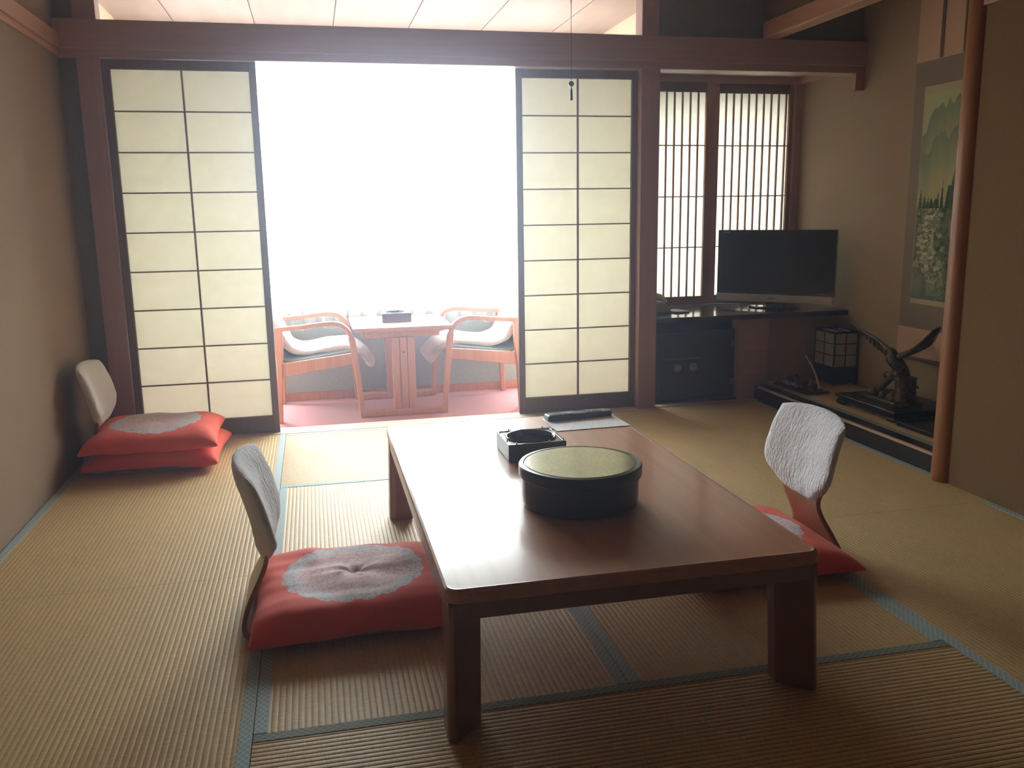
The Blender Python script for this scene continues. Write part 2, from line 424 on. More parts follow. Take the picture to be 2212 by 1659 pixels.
# ------------------------------------------------------------ tatami
def tatami_material():
    m = mat('woven rush', (0.45, 0.34, 0.17), 0.52, 0.30)
    mp = coords(m, (60, 420, 60)); n = N(m, 'ShaderNodeTexNoise'); n.inputs['Scale'].default_value = 1; n.inputs['Detail'].default_value = 3
    L(m, mp, 0, n, 'Vector')
    n2 = noisy(m, (1, 1, 1), 2.2, 3)
    mx = N(m, 'ShaderNodeMix', data_type='RGBA', blend_type='MULTIPLY'); mx.inputs['Factor'].default_value = 1.0
    ramp(m, n, 0, [(0.3, (0.50, 0.345, 0.165)), (0.7, (0.70, 0.495, 0.25))], mx, 6)
    ramp(m, n2, 0, [(0.3, (0.90, 0.92, 0.88)), (0.7, (1.0, 0.98, 0.96))], mx, 7)
    L(m, mx, 2, bsdf(m), 'Base Color')
    bump(m, n, 0, 0.25, 0.0008)
    return m
RUSH = tatami_material()
def heri_material(name, a, b):
    m = mat(name, a, 0.7, 0.3)
    t = N(m, 'ShaderNodeTexCoord'); sp = N(m, 'ShaderNodeSeparateXYZ'); L(m, t, 'Object', sp, 0)
    outs = []
    for sgn in (1, -1):
        ma = N(m, 'ShaderNodeMath', operation='MULTIPLY_ADD'); ma.inputs[1].default_value = sgn*1.35
        L(m, sp, 0, ma, 0); L(m, sp, 1, ma, 2)
        d = N(m, 'ShaderNodeMath', operation='DIVIDE'); d.inputs[1].default_value = 0.021; L(m, ma, 0, d, 0)
        f = N(m, 'ShaderNodeMath', operation='FRACT'); L(m, d, 0, f, 0)
        s = N(m, 'ShaderNodeMath', operation='SUBTRACT'); s.inputs[1].default_value = 0.5; L(m, f, 0, s, 0)
        ab = N(m, 'ShaderNodeMath', operation='ABSOLUTE'); L(m, s, 0, ab, 0)
        outs.append(ab)
    mn = N(m, 'ShaderNodeMath', operation='MINIMUM'); L(m, outs[0], 0, mn, 0); L(m, outs[1], 0, mn, 1)
    ramp(m, mn, 0, [(0.05, b), (0.11, a)], bsdf(m), 'Base Color')
    return m
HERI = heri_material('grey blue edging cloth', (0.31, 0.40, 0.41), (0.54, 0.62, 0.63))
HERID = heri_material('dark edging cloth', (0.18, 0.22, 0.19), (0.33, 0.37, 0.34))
def tatami(x0, x1, y0, y1, ax, label, heri=(1, 1), hm=None, zt=0.0, name='tatami_mat', cat='tatami mat'):
    g = 0.0012
    cx, cy = (x0+x1)/2, (y0+y1)/2
    if ax == 'y': Wd, Ln, rz = (x1-x0)/2-g, (y1-y0)/2-g, 0
    else: Wd, Ln, rz = (y1-y0)/2-g, (x1-x0)/2-g, PI/2
    t = empty(name, (cx, cy, zt-0.045), label, cat, 'tatami mats on the floor' if name == 'tatami_mat' else None, rz)
    p = 0.0154; bm = bmesh.new(); k = int(2*Wd/p*8)
    top = []
    for i in range(k+1):
        u = -Wd+2*Wd*i/k
        z = -0.0015*(1-abs(math.sin(PI*u/p))**0.5)+0.045
        top.append((bm.verts.new((u, -Ln, z)), bm.verts.new((u, Ln, z))))
    for a, b in zip(top, top[1:]): bm.faces.new((a[0], b[0], b[1], a[1]))
    obj('rush_cover', bm, RUSH, t)
    obj('mat_core', B((-Wd, Wd, -Ln, Ln, 0.0, 0.041)), mat('straw core', (0.30, 0.22, 0.11), 0.9), t)
    for s, on in ((-1, heri[0]), (1, heri[1])):
        if not on: continue
        a, b = (Wd-0.031, Wd+0.0004) if s > 0 else (-Wd-0.0004, -Wd+0.031)
        obj('edging', B((a, b, -Ln, Ln, 0.001, 0.0462)), hm or HERI, t, bev=0.0007, seg=1)
XL, X1, X2, X3, XR = -1.145, -0.196, 0.712, 1.617, 2.577
XR2 = 2.615
tatami(XL, X1, 0.95, 2.842, 'y', 'woven tatami mat along the left wall at the near left corner')
tatami(XL, X1, 2.842, 4.78, 'y', 'woven tatami mat along the left wall under the stacked red cushions')
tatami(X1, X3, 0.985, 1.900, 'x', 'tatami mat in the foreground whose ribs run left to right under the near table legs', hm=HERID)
tatami(X1, X2, 1.900, 3.785, 'y', 'tatami mat under the left half of the low table and its red cushion')
tatami(X2, X3, 1.900, 3.785, 'y', 'tatami mat under the right half of the low table')
tatami(X1, X3, 3.785, 4.762, 'x', 'brightly lit tatami mat in front of the open shoji doorway', hm=HERI)
tatami(X3, XR, 0.95, 2.846, 'y', 'woven tatami mat along the right wall at the near right corner')
tatami(X3, XR2, 2.846, 4.80, 'y', 'woven tatami mat between the alcove and the table in front of the safe')
struct('trim_16', B((XL, 1.943, 4.78, 4.80, -0.045, 0.0), (-1.15, -0.955, 4.80, 4.84, -0.045, 0.0)), SILL)
struct('trim_17', B((1.943, 2.617, 4.80, 4.87, -0.045, 0.004)), BEAM)
# one mat row behind the camera keeps the floor whole
tatami(XL, X3, -1.55, 0.94, 'x', 'tatami flooring behind the viewpoint at the rear of the room', (0, 0))
tatami(X3, XR, -1.55, 0.94, 'y', 'tatami flooring behind the viewpoint along the right wall', (0, 0))
# alcove mat
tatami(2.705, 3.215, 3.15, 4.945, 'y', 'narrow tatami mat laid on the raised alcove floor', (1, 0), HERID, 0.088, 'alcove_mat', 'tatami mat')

# ------------------------------------------------------------ low table
ZT = 0.358
def low_table():
    x0, x1, y0, y1 = 0.238, 1.148, 1.765, 3.325
    cx, cy = (x0+x1)/2, (y0+y1)/2
    t = empty('low_table', (cx, cy, 0), 'large low reddish brown lacquered table with four thick legs in the middle of the room', 'table')
    def rrect(hx, hy, r, k=7):
        pts = []
        for sx, sy, a0 in ((1, 1, 0), (-1, 1, PI/2), (-1, -1, PI), (1, -1, 1.5*PI)):
            for i in range(k+1):
                a = a0+PI/2*i/k; pts.append((sx*(hx-r)+r*math.cos(a), sy*(hy-r)+r*math.sin(a)))
        return pts
    hx, hy = (x1-x0)/2, (y1-y0)/2
    bm = bmesh.new(); rings = []
    for ins, z in ((0.004, ZT-0.034), (0.0, ZT-0.030), (0.0, ZT-0.008), (0.0025, ZT-0.003), (0.008, ZT), (0.014, ZT-0.0012), (0.018, ZT-0.0012)):
        rings.append([bm.verts.new((x, y, z)) for x, y in rrect(hx-ins, hy-ins, 0.032-ins*0.8)])
    for a, b in zip(rings, rings[1:]):
        for i in range(len(a)): j = (i+1) % len(a); bm.faces.new((a[i], a[j], b[j], b[i]))
    bm.faces.new(rings[0][::-1]); bm.faces.new(rings[-1])
    obj('tabletop', bm, REDWOOD, t)
    hx2, hy2 = hx-0.006, hy-0.008
    bm = B((-hx2, hx2, -hy2, -hy2+0.022, ZT-0.075, ZT-0.034), (-hx2, hx2, hy2-0.022, hy2, ZT-0.075, ZT-0.034),
           (-hx2, -hx2+0.022, -hy2+0.022, hy2-0.022, ZT-0.075, ZT-0.034), (hx2-0.022, hx2, -hy2+0.022, hy2-0.022, ZT-0.075, ZT-0.034))
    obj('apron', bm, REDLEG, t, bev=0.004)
    for sx in (-1, 1):
        for sy in (-1, 1):
            q = [(0.0, 0.022), (0.004, 0.008), (0.016, 0.0), (0.085, 0.062), (0.088, 0.10), (0.022, 0.10), (0.0, 0.085)]
            pts = [(sx*(hx+0.004)-sx*a, sy*(hy+0.014)-sy*b) for a, b in q]
            qq = [(sx*(hx-0.004)-sx*a, sy*(hy-0.004)-sy*b) for a, b in q]
            if sx*sy < 0: pts = pts[::-1]; qq = qq[::-1]
            bm = bmesh.new(); n = len(pts)
            a_ = [bm.verts.new((x, y, 0.001)) for x, y in pts]; b_ = [bm.verts.new((x, y, ZT-0.036)) for x, y in qq]
            bm.faces.new(a_); bm.faces.new(b_)
            for i in range(n): bm.faces.new((a_[i], a_[(i+1) % n], b_[(i+1) % n], b_[i]))
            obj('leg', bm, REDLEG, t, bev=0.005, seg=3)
low_table()

# ------------------------------------------------------------ cushions
def cushion_material():
    m = mat('red cotton with grey medallion', (0.55, 0.05, 0.03), 0.75, 0.3, sheen=0.15)
    t = N(m, 'ShaderNodeTexCoord'); sp = N(m, 'ShaderNodeSeparateXYZ'); L(m, t, 'Object', sp, 0)
    def mth(op, a, b=None, c=None):
        n = N(m, 'ShaderNodeMath', operation=op)
        for k, v in enumerate((a, b, c)):
            if v is None: continue
            if isinstance(v, (int, float)): n.inputs[k].default_value = v
            else: m.node_tree.links.new(v, n.inputs[k])
        return n.outputs[0]
    x, y = sp.outputs[0], sp.outputs[1]
    r = mth('SQRT', mth('ADD', mth('MULTIPLY', x, x), mth('MULTIPLY', y, y)))
    ang = mth('ARCTAN2', y, x)
    sc = mth('MULTIPLY', mth('ABSOLUTE', mth('SINE', mth('MULTIPLY', ang, 10.0))), 0.010)
    sc2 = mth('MULTIPLY', mth('ABSOLUTE', mth('SINE', mth('MULTIPLY', ang, 31.0))), 0.004)
    edge = mth('SUBTRACT', mth('SUBTRACT', r, sc), sc2)
    mask = mth('LESS_THAN', edge, 0.200)
    up_ = mth('GREATER_THAN', sp.outputs[2], 0.03)
    mask = mth('MULTIPLY', mask, up_)
    v = N(m, 'ShaderNodeTexVoronoi', feature='DISTANCE_TO_EDGE'); v.inputs['Scale'].default_value = 46
    nz = N(m, 'ShaderNodeTexNoise'); nz.inputs['Scale'].default_value = 30; L(m, t, 'Object', nz, 'Vector')
    ad = N(m, 'ShaderNodeMix', data_type='RGBA', blend_type='ADD'); ad.inputs['Factor'].default_value = 0.06
    L(m, t, 'Object', ad, 6); L(m, nz, 'Color', ad, 7); L(m, ad, 2, v, 'Vector')
    line = mth('LESS_THAN', v.outputs['Distance'], 0.055)
    nb = N(m, 'ShaderNodeTexNoise'); nb.inputs['Scale'].default_value = 14; L(m, t, 'Object', nb, 'Vector')
    pk = N(m, 'ShaderNodeMix', data_type='RGBA')
    pk.inputs[6].default_value = (0.60, 0.60, 0.65, 1); pk.inputs[7].default_value = (0.74, 0.46, 0.50, 1)
    inner = mth('LESS_THAN', mth('ADD', r, mth('MULTIPLY', nb.outputs[0], 0.05)), 0.188)
    pf = mth('MULTIPLY', inner, mth('MINIMUM', mth('MULTIPLY', nb.outputs[0], 1.4), 1.0))
    m.node_tree.links.new(pf, pk.inputs['Factor'])
    ln = N(m, 'ShaderNodeMix', data_type='RGBA'); ln.inputs[7].default_value = (0.46, 0.22, 0.24, 1)
    m.node_tree.links.new(mth('MULTIPLY', line, 0.7), ln.inputs['Factor']); L(m, pk, 2, ln, 6)
    fin = N(m, 'ShaderNodeMix', data_type='RGBA'); fin.inputs[6].default_value = (0.85, 0.085, 0.042, 1)
    m.node_tree.links.new(mask, fin.inputs['Factor']); L(m, ln, 2, fin, 7); L(m, fin, 2, bsdf(m), 'Base Color')
    w = noisy(m, (1, 1, 1), 500, 2); bump(m, w, 0, 0.25, 0.001)
    return m
CUSH = cushion_material()
def cushion_mesh(hx, hy, h, seed, wr=1.0):
    bm = bmesh.new(); n = 84
    def f(u, v, side):
        x = hx*u*(1-0.045*(1-v*v)); y = hy*v*(1-0.045*(1-u*u))
        e = max(0.0, (1-abs(u)**5)*(1-abs(v)**5))**0.5
        seam = h*0.30+0.010*noise.noise(Vector((u*2, v*2, seed)))
        cr = (abs(u)*abs(v))**3
        seam -= cr*h*0.06
        if side > 0:
            z = seam+(h-h*0.30)*e
            wv = noise.noise(Vector((x*16, y*5+x*3, seed)))*0.006+noise.noise(Vector((x*7+3, y*22, seed+5)))*0.0035
            rr = math.hypot(x, y); a = math.atan2(y, x)
            z += wr*e*(wv - 0.017*math.exp(-(rr/0.028)**2) + 0.0045*math.sin(a*5+seed+noise.noise(Vector((x*9, y*9, 1)))*3)*math.exp(-(rr/0.10)**2))
        else:
            z = seam-(h*0.30-0.001)*e**0.6
            z = max(z, 0.001)
        return (x, y, z)
    g = {}
    for s in (1, -1):
        for i in range(n+1):
            for j in range(n+1):
                u, v = -math.cos(PI*i/n), -math.cos(PI*j/n)
                u, v = (u*0.5+(2*i/n-1)*0.5), (v*0.5+(2*j/n-1)*0.5)
                if s < 0 and (i in (0, n) or j in (0, n)): g[(s, i, j)] = g[(1, i, j)]
                else: g[(s, i, j)] = bm.verts.new(f(u, v, s))
        for i in range(n):
            for j in range(n): bm.faces.new([g[(s, a, b)] for a, b in ((i, j), (i+1, j), (i+1, j+1), (i, j+1))])
    return bm
def cushion(loc, label, group, rz=0, h=0.085, seed=1.0, hx=0.30, hy=0.285, wr=1.0):
    t = empty('floor_cushion', loc, label, 'cushion', group, rz)
    obj('cushion_cover', cushion_mesh(hx, hy, h, seed, wr), CUSH, t, smooth=True)
    return t
cushion((0.066, 2.535, 0.017), 'red floor cushion with grey lace medallion on the legless chair left of the low table', 'red zabuton cushions', 0.02, 0.098, 1.7)
cushion((1.350, 2.580, 0.017), 'red floor cushion half hidden under the right edge of the low table', 'red zabuton cushions', 0.0, 0.085, 4.2, wr=0.6)
cushion((-0.775, 4.42, 0.017), 'red floor cushion at the bottom of the stack in the far left corner', 'red zabuton cushions', -0.03, 0.10, 6.0, wr=0.4)
cushion((-0.785, 4.40, 0.101), 'red floor cushion with grey medallion on top of the corner stack', 'red zabuton cushions', 0.03, 0.10, 9.0, wr=0.3)

# ------------------------------------------------------------ legless chairs
TERRY = mat('white padded cover', (0.84, 0.84, 0.89), 0.95, 0.1, sheen=0.3)
def terry_setup(m):
    v = N(m, 'ShaderNodeTexVoronoi'); mp = coords(m, (60, 60, 26), (0.5, 0.3, 0.2)); v.inputs['Scale'].default_value = 1.6
    L(m, mp, 0, v, 'Vector')
    n = noisy(m, (1, 1, 1), 190, 3)
    a = N(m, 'ShaderNodeMath', operation='ADD'); L(m, v, 'Distance', a, 0); L(m, n, 0, a, 1)
    bump(m, a, 0, 0.6, 0.004)
terry_setup(TERRY)
ZPROF = [(0.22, 0.010, 0.20), (0.0, 0.010, 0.20), (-0.20, 0.010, 0.19), (-0.272, 0.016, 0.17), (-0.290, 0.040, 0.155), (-0.278, 0.085, 0.125),
         (-0.252, 0.140, 0.108), (-0.234, 0.185, 0.108), (-0.228, 0.22, 0.120), (-0.232, 0.27, 0.155), (-0.246, 0.34, 0.170), (-0.264, 0.41, 0.170), (-0.284, 0.470, 0.15)]
def back_at(z):
    P = ZPROF[4:]
    for a, b in zip(P, P[1:]):
        if a[1] <= z <= b[1] and b[1] > a[1]:
            t = (z-a[1])/(b[1]-a[1]); return tuple(a[k]+(b[k]-a[k])*t for k in (0, 2))
    return (P[-1][0], P[-1][2])
def curv(z): return max(0.0, min(1.0, (z-0.12)/0.15))*0.9
def legless_chair(loc, label, rz):
    t = empty('legless_chair', loc, label, 'legless chair', 'legless floor chairs', rz)
    pr = spline(ZPROF, 4); bm = bmesh.new(); rows = []
    for x, z, w in pr:
        rows.append([bm.verts.new((x+curv(z)*(w*k/8)**2*(1.0), w*k/8, z)) for k in range(-8, 9)])
    for a, b in zip(rows, rows[1:]):
        for i in range(16): bm.faces.new((a[i], a[i+1], b[i+1], b[i]))
    obj('bentwood_shell', bm, ZAISUW, t, smooth=True, solid=0.012)
    # padded cover over the upper back
    bm = bmesh.new(); nu, nv = 30, 36
    def outline(v):        # v -1 bottom .. 1 top ; returns z centre, half width
        z = 0.347+0.143*v
        w = 0.205*(1-max(0, -v-0.20)**1.8*0.95)
        w *= (1-0.07*max(0, v)**1.3)
        return z, max(w, 0.02)
    grid = {}
    for s in (1, -1):
        for i in range(nu+1):
            for j in range(nv+1):
                u, v = -math.cos(PI*i/nu), -math.cos(PI*j/nv)
                z, w = outline(v)
                zz = z - 0.010*abs(u)**4*max(0, v) + (0.010 if v > 0 else 0)*(1-u*u)*v
                if v < -0.6: zz += 0.0
                bx, _ = back_at(min(max(zz, 0.06), 0.4699)); bx -= max(0, zz-0.47)*0.4
                y = w*u
                e = max(0.0, (1-abs(u)**5)*(1-abs(v)**5))**0.5
                x = bx+curv(zz)*y*y*1.0 + 0.004 + s*0.027*e + (0.004*noise.noise(Vector((u*3, v*3, s*2.0))) if e > 0 else 0)
                edge = i in (0, nu) or j in (0, nv)
                if s < 0 and edge: grid[(s, i, j)] = grid[(1, i, j)]
                else: grid[(s, i, j)] = bm.verts.new((x, y, zz))
        for i in range(nu):
            for j in range(nv): bm.faces.new([grid[(s, a, b)] for a, b in ((i, j), (i+1, j), (i+1, j+1), (i, j+1))])
    obj('back_cover', bm, TERRY, t, smooth=True)
    return t
z1 = legless_chair((0.045, 2.52, 0), 'legless floor chair with white padded back left of the low table', 0)
z2 = copy_tree(z1); z2.location = (1.352, 2.575, 0); z2.rotation_euler = (0, 0, PI)
z2['label'] = 'legless floor chair right of the low table, its white back facing the table'
z3 = copy_tree(z1); z3.location = (-0.80, 4.40, 0); z3['label'] = 'legless floor chair in the far left corner beneath the stacked cushions'

# ------------------------------------------------------------ things on the low table
def round_box():
    t = empty('round_box', (0.697, 2.268, ZT), 'round black lacquered tea box with a mottled green lid on the low table', 'box')
    blk = mat('dark lacquer box', (0.020, 0.022, 0.026), 0.28, 0.5)
    bm = bmesh.new(); lathe(bm, [(0, 0.0), (0.155, 0), (0.161, 0.006), (0.163, 0.03), (0.163, 0.085), (0, 0.085)], seg=96)
    o = obj('box_body', bm, blk, t, bev=0.002); 
    bm = bmesh.new(); lathe(bm, [(0, 0.084), (0.171, 0.084), (0.1725, 0.087), (0.1725, 0.112), (0.169, 0.1165), (0.160, 0.1175), (0.157, 0.1160), (0.154, 0.1160), (0, 0.1160)], seg=96)
    lid = obj('lid', bm, blk, t)
    m = mat('mottled olive lid', (0.25, 0.25, 0.14), 0.17, 0.5, 0.75)
    n = noisy(m, (1, 1, 1), 120, 6)
    n2 = noisy(m, (1, 1, 1), 9, 3)
    mx = N(m, 'ShaderNodeMix', data_type='RGBA', blend_type='MULTIPLY'); mx.inputs['Factor'].default_value = 1
    ramp(m, n, 0, [(0.35, (0.38, 0.37, 0.25)), (0.65, (0.60, 0.58, 0.42))], mx, 6)
    ramp(m, n2, 0, [(0.3, (0.8, 0.8, 0.8)), (0.7, (1, 1, 1))], mx, 7); L(m, mx, 2, bsdf(m), 'Base Color')
    bump(m, n, 0, 0.12, 0.0004)
    bm = bmesh.new(); lathe(bm, [(0, 0.1165), (0.1535, 0.1165), (0.1535, 0.1172), (0, 0.1172)], seg=96)
    obj('lid_panel', bm, m, lid)
    for o in (t.children):
        for p in o.data.polygons: p.use_smooth = len(p.vertices) == 4 and abs(p.normal.z) < 0.9
round_box()

def ashtray(loc, label, h=0.058, half=0.098, rz=0):
    t = empty('ashtray', loc, label, 'ashtray', 'square boxed ashtrays', rz)
    fr = mat('dark ashtray wood', (0.035, 0.018, 0.018), 0.13, 0.6)
    a = half; w = 0.010
    obj('frame', B((-a, a, -a, -a+w, 0, h), (-a, a, a-w, a, 0, h), (-a, -a+w, -a+w, a-w, 0, h), (a-w, a, -a+w, a-w, 0, h), (-a+w, a-w, -a+w, a-w, 0, 0.008)), fr, t, bev=0.0015)
    bm = bmesh.new()
    lathe(bm, [(0.0, 0.020), (0.070, 0.024), (0.078, 0.045), (0.079, h+0.001), (0.084, h+0.003), (0.086, h-0.001), (0.084, 0.015), (0, 0.012)], seg=64)
    obj('bowl', bm, mat('dark glass bowl', (0.01, 0.014, 0.016), 0.06, 0.6), t, smooth=True)
    bm = bmesh.new()
    a2 = a-w-0.0005
    inner = [bm.verts.new((0.085*math.cos(2*PI*i/48), 0.085*math.sin(2*PI*i/48), h-0.004)) for i in range(48)]
    outer = []
    for i in range(48):
        c, s = math.cos(2*PI*i/48), math.sin(2*PI*i/48); k = a2/max(abs(c), abs(s)); outer.append(bm.verts.new((c*k, s*k, h-0.004)))
    for i in range(48): bm.faces.new((inner[i], inner[(i+1) % 48], outer[(i+1) % 48], outer[i]))
    obj('top_plate', bm, BLACKM, t, solid=0.002)
    for sx, sy in ((-1, -0.55), (-1, 0.7), (1, -0.8), (1, 0.6), (0.7, 1), (-0.6, 1), (0.45, -1), (-0.75, -1)):
        bm = bmesh.new(); lathe(bm, [(0, h), (0.0028, h), (0.0028, h+0.005), (0, h+0.0065)], sx*(a-0.005), sy*(a-0.005), 10)
        obj('pin', bm, CHROME, t, smooth=True)
    return t
ashtray((0.687, 2.805, ZT), 'square dark ashtray behind the round box on the low table')

def sheet():
    m = mat('printed paper', (0.80, 0.79, 0.80), 0.5, 0.3)
    t = N(m, 'ShaderNodeTexCoord'); 
    n = noisy(m, (60, 8, 1), 3, 2); r = ramp(m, n, 0, [(0.36, (0.66, 0.64, 0.70)), (0.46, (0.84, 0.83, 0.86))], bsdf(m), 'Base Color')
    o = obj('paper_sheet', B((-0.146, 0.146, -0.104, 0.104, 0, 0.0015)), m)
    o.location = (0.993, 3.165, ZT); o.rotation_euler = (0, 0, 0.03)
    tag(o, 'white printed information sheet under the remote control on the low table', 'paper sheet')
sheet()
def remote():
    t = empty('remote_control', (0.99, 3.245, ZT+0.0016), 'long black television remote control lying on the white sheet', 'remote control', None, 0.10)
    bm = B((-0.135, 0.135, -0.026, 0.026, 0.0, 0.022)); obj('remote_body', bm, mat('black plastic', (0.02, 0.021, 0.024), 0.3), t, bev=0.005, seg=3)
    btn = mat('grey rubber buttons', (0.18, 0.19, 0.20), 0.5)
    bm = bmesh.new()
    for i in range(4):
        for j in range(3): box(bm, 0.03+i*0.018, 0.041+i*0.018, -0.018+j*0.0135, -0.009+j*0.0135, 0.022, 0.0245)
    obj('number_buttons', bm, btn, t, bev=0.001)
    bm = bmesh.new(); lathe(bm, [(0, 0.022), (0.019, 0.022), (0.019, 0.0245), (0.012, 0.0245), (0, 0.0235)], -0.045, 0, 28); obj('navigation_ring', bm, btn, t)
    bm = bmesh.new()
    for i in range(3):
        for j in range(3): box(bm, -0.12+i*0.017, -0.110+i*0.017, -0.018+j*0.0135, -0.009+j*0.0135, 0.022, 0.0245)
    obj('menu_buttons', bm, btn, t, bev=0.001)
remote()

# ------------------------------------------------------------ veranda furniture
UPH = mat('grey green upholstery', (0.20, 0.24, 0.25), 0.9, 0.2)
FUR = mat('white fleece throw', (0.60, 0.57, 0.58), 0.95, 0.1, sheen=0.4)
nf = noisy(FUR, (1, 1, 1), 170, 4); bump(FUR, nf, 0, 0.9, 0.006)
def armchair(loc, label, rz=0):
    # local: faces +x, origin at centre on the floor; legs x -0.225..0.225, y +-0.26
    t = empty('armchair', loc, label, 'armchair', 'veranda armchairs', rz)
    for s in (-1, 1):
        y0, y1 = (s*0.262-0.018, s*0.262+0.018)
        leg = spline([(0.243, 0.0), (0.228, 0.20), (0.212, 0.36), (0.200, 0.455), (0.178, 0.515), (0.130, 0.550), (0.06, 0.556), (-0.08, 0.543), (-0.225, 0.535)], 6)
        bm = bmesh.new(); sweep_xz(bm, leg, y0, y1, [0.028+0.010*math.sin(PI*i/(len(leg)-1)) if i < 20 else 0.026 for i in range(len(leg))])
        obj('front_leg_and_arm', bm, CHAIRW, t, bev=0.006, seg=3, smooth=False)
        bm = bmesh.new(); sweep_xz(bm, spline([(-0.222, 0.0), (-0.212, 0.25), (-0.205, 0.40), (-0.215, 0.53)], 5), y0, y1, [0.030]*8+[0.034, 0.040, 0.046, 0.052, 0.058, 0.060, 0.062, 0.062])
        obj('rear_leg', bm, CHAIRW, t, bev=0.005, seg=3)
        yr0, yr1 = (s*0.248-0.011, s*0.248+0.011)
        bm = bmesh.new(); prism_y(bm, [(-0.205, 0.262), (0.205, 0.318), (0.205, 0.382), (-0.205, 0.338)], yr0, yr1)
        obj('seat_rail', bm, CHAIRW, t, bev=0.003)
    bm = bmesh.new(); prism_y(bm, [(0.185, 0.318), (0.21, 0.32), (0.21, 0.375), (0.185, 0.372)], -0.237, 0.237); obj('front_rail', bm, CHAIRW, t, bev=0.003)
    bm = bmesh.new(); prism_y(bm, [(-0.205, 0.262), (-0.18, 0.266), (-0.18, 0.335), (-0.205, 0.332)], -0.237, 0.237); obj('back_rail', bm, CHAIRW, t, bev=0.003)
    def slab(pts, hw, th, amp=0.0, nn=26, seed=0):
        pr = spline(pts, 5); bm = bmesh.new(); rings = []
        m_ = len(pr)
        for i, (x, z) in enumerate(pr):
            a = pr[max(i-1, 0)]; b = pr[min(i+1, m_-1)]
            tv = Vector((b[0]-a[0], b[1]-a[1])).normalized(); nv = Vector((-tv.y, tv.x))
            ef = min(1.0, (min(i, m_-1-i)+0.6)/2.5)**0.5
            ring = []
            for k in range(nn):
                an = 2*PI*k/nn; c, s_ = math.cos(an), math.sin(an)
                yy = hw*(abs(c)**0.35)*(1 if c > 0 else -1); h = th/2*(abs(s_)**0.7)*(1 if s_ > 0 else -1)*ef
                q = 1+amp*noise.noise(Vector((x*9+seed, yy*9, z*9)))
                ring.append(bm.verts.new((x+nv.x*h*q, yy*(0.97+0.03*ef), z+nv.y*h*q)))
            rings.append(ring)
        for a, b in zip(rings, rings[1:]):
            for k in range(nn): bm.faces.new((a[k], a[(k+1) % nn], b[(k+1) % nn], b[k]))
        bm.faces.new(rings[0][::-1]); bm.faces.new(rings[-1])
        return bm
    obj('upholstered_shell', slab([(-0.335, 0.66), (-0.285, 0.55), (-0.235, 0.44), (-0.190, 0.36), (-0.12, 0.345), (0.05, 0.365), (0.20, 0.385)], 0.232, 0.040), UPH, t, smooth=True)
    obj('fleece_throw', slab([(-0.325, 0.72), (-0.285, 0.66), (-0.235, 0.575), (-0.185, 0.475), (-0.145, 0.415), (-0.06, 0.388), (0.06, 0.400), (0.17, 0.408), (0.235, 0.385), (0.285, 0.34), (0.315, 0.29)], 0.205, 0.052, 0.5), FUR, t, smooth=True)
    return t
VK = 1.06
a1 = armchair((-0.010, 5.305*VK, ZV), 'wooden armchair with white fleece throw on the left side of the veranda table')
a1.scale = (VK, VK, VK)
a2 = copy_tree(a1); a2.location = (0.960*VK, 5.315*VK, ZV); a2.rotation_euler = (0, 0, PI)
a2['label'] = 'wooden armchair with white fleece throw on the right side of the veranda table'

def veranda_table():
    t = empty('veranda_table', (0.482*VK, 5.31*VK, ZV), 'small wooden pedestal table between the two armchairs on the veranda', 'table')
    bm = bmesh.new(); pts = [(-0.285, -0.30), (0.285, -0.30), (0.285, 0.29), (-0.285, 0.29)]
    lo = [bm.verts.new((x*0.93, y*0.93, 0.497)) for x, y in pts]; mi = [bm.verts.new((x, y, 0.512)) for x, y in pts]; hi = [bm.verts.new((x, y, 0.525)) for x, y in pts]
    bm.faces.new(lo[::-1]); bm.faces.new(hi)
    for a, b in ((lo, mi), (mi, hi)):
        for i in range(4): bm.faces.new((a[i], a[(i+1) % 4], b[(i+1) % 4], b[i]))
    wt = wood('veranda table wood', (0.50, 0.24, 0.13), (0.58, 0.30, 0.17), 'x', 0.3, 0.3, 0.15)
    obj('tabletop', bm, wt, t, bev=0.003)
    for s in (-1, 1):
        obj('apron', B((-0.235, 0.215, s*0.25-0.018, s*0.25+0.018, 0.462, 0.497)), CHAIRW, t, bev=0.008)
        bm = B((-0.066, -0.022, s*0.255-0.02, s*0.255+0.02, 0.04, 0.462), (-0.020, 0.020, s*0.255-0.024, s*0.255+0.024, 0.04, 0.462), (0.022, 0.066, s*0.255-0.02, s*0.255+0.02, 0.04, 0.462))
        obj('pedestal', bm, CHAIRW, t, bev=0.004)
        obj('foot', B((-0.232, 0.232, s*0.255-0.03, s*0.255+0.03, 0.0, 0.042)), CHAIRW, t, bev=0.01)
    bm = bmesh.new(); tube(bm, [(0, -0.281, 0.375), (0, -0.278, 0.375)], 0.006); obj('peg', bm, BLACKM, t)
    t.scale = (VK, VK, VK)
veranda_table()
ashtray((0.470*VK, 5.325*VK, ZV+0.525*VK), 'square dark ashtray on the veranda table', 0.057, 0.092)

def ceiling_lamp():
    t = empty('ceiling_lamp', (0.85, 5.04, 2.291), 'small round white lamp on the veranda ceiling seen at the top edge', 'lamp')
    bm = bmesh.new(); lathe(bm, [(0, 0.0), (0.05, 0.002), (0.075, 0.006), (0.08, 0.012), (0.075, 0.018), (0, 0.018)], seg=40)
    obj('lamp_shade', bm, mat('white opal plastic', (0.85, 0.84, 0.80), 0.35), t, smooth=True)
    bm = bmesh.new(); lathe(bm, [(0, 0.018), (0.05, 0.018), (0.05, 0.0235), (0, 0.0235)], seg=30); obj('lamp_base', bm, mat('white metal', (0.7, 0.7, 0.68), 0.4), t)
ceiling_lamp()

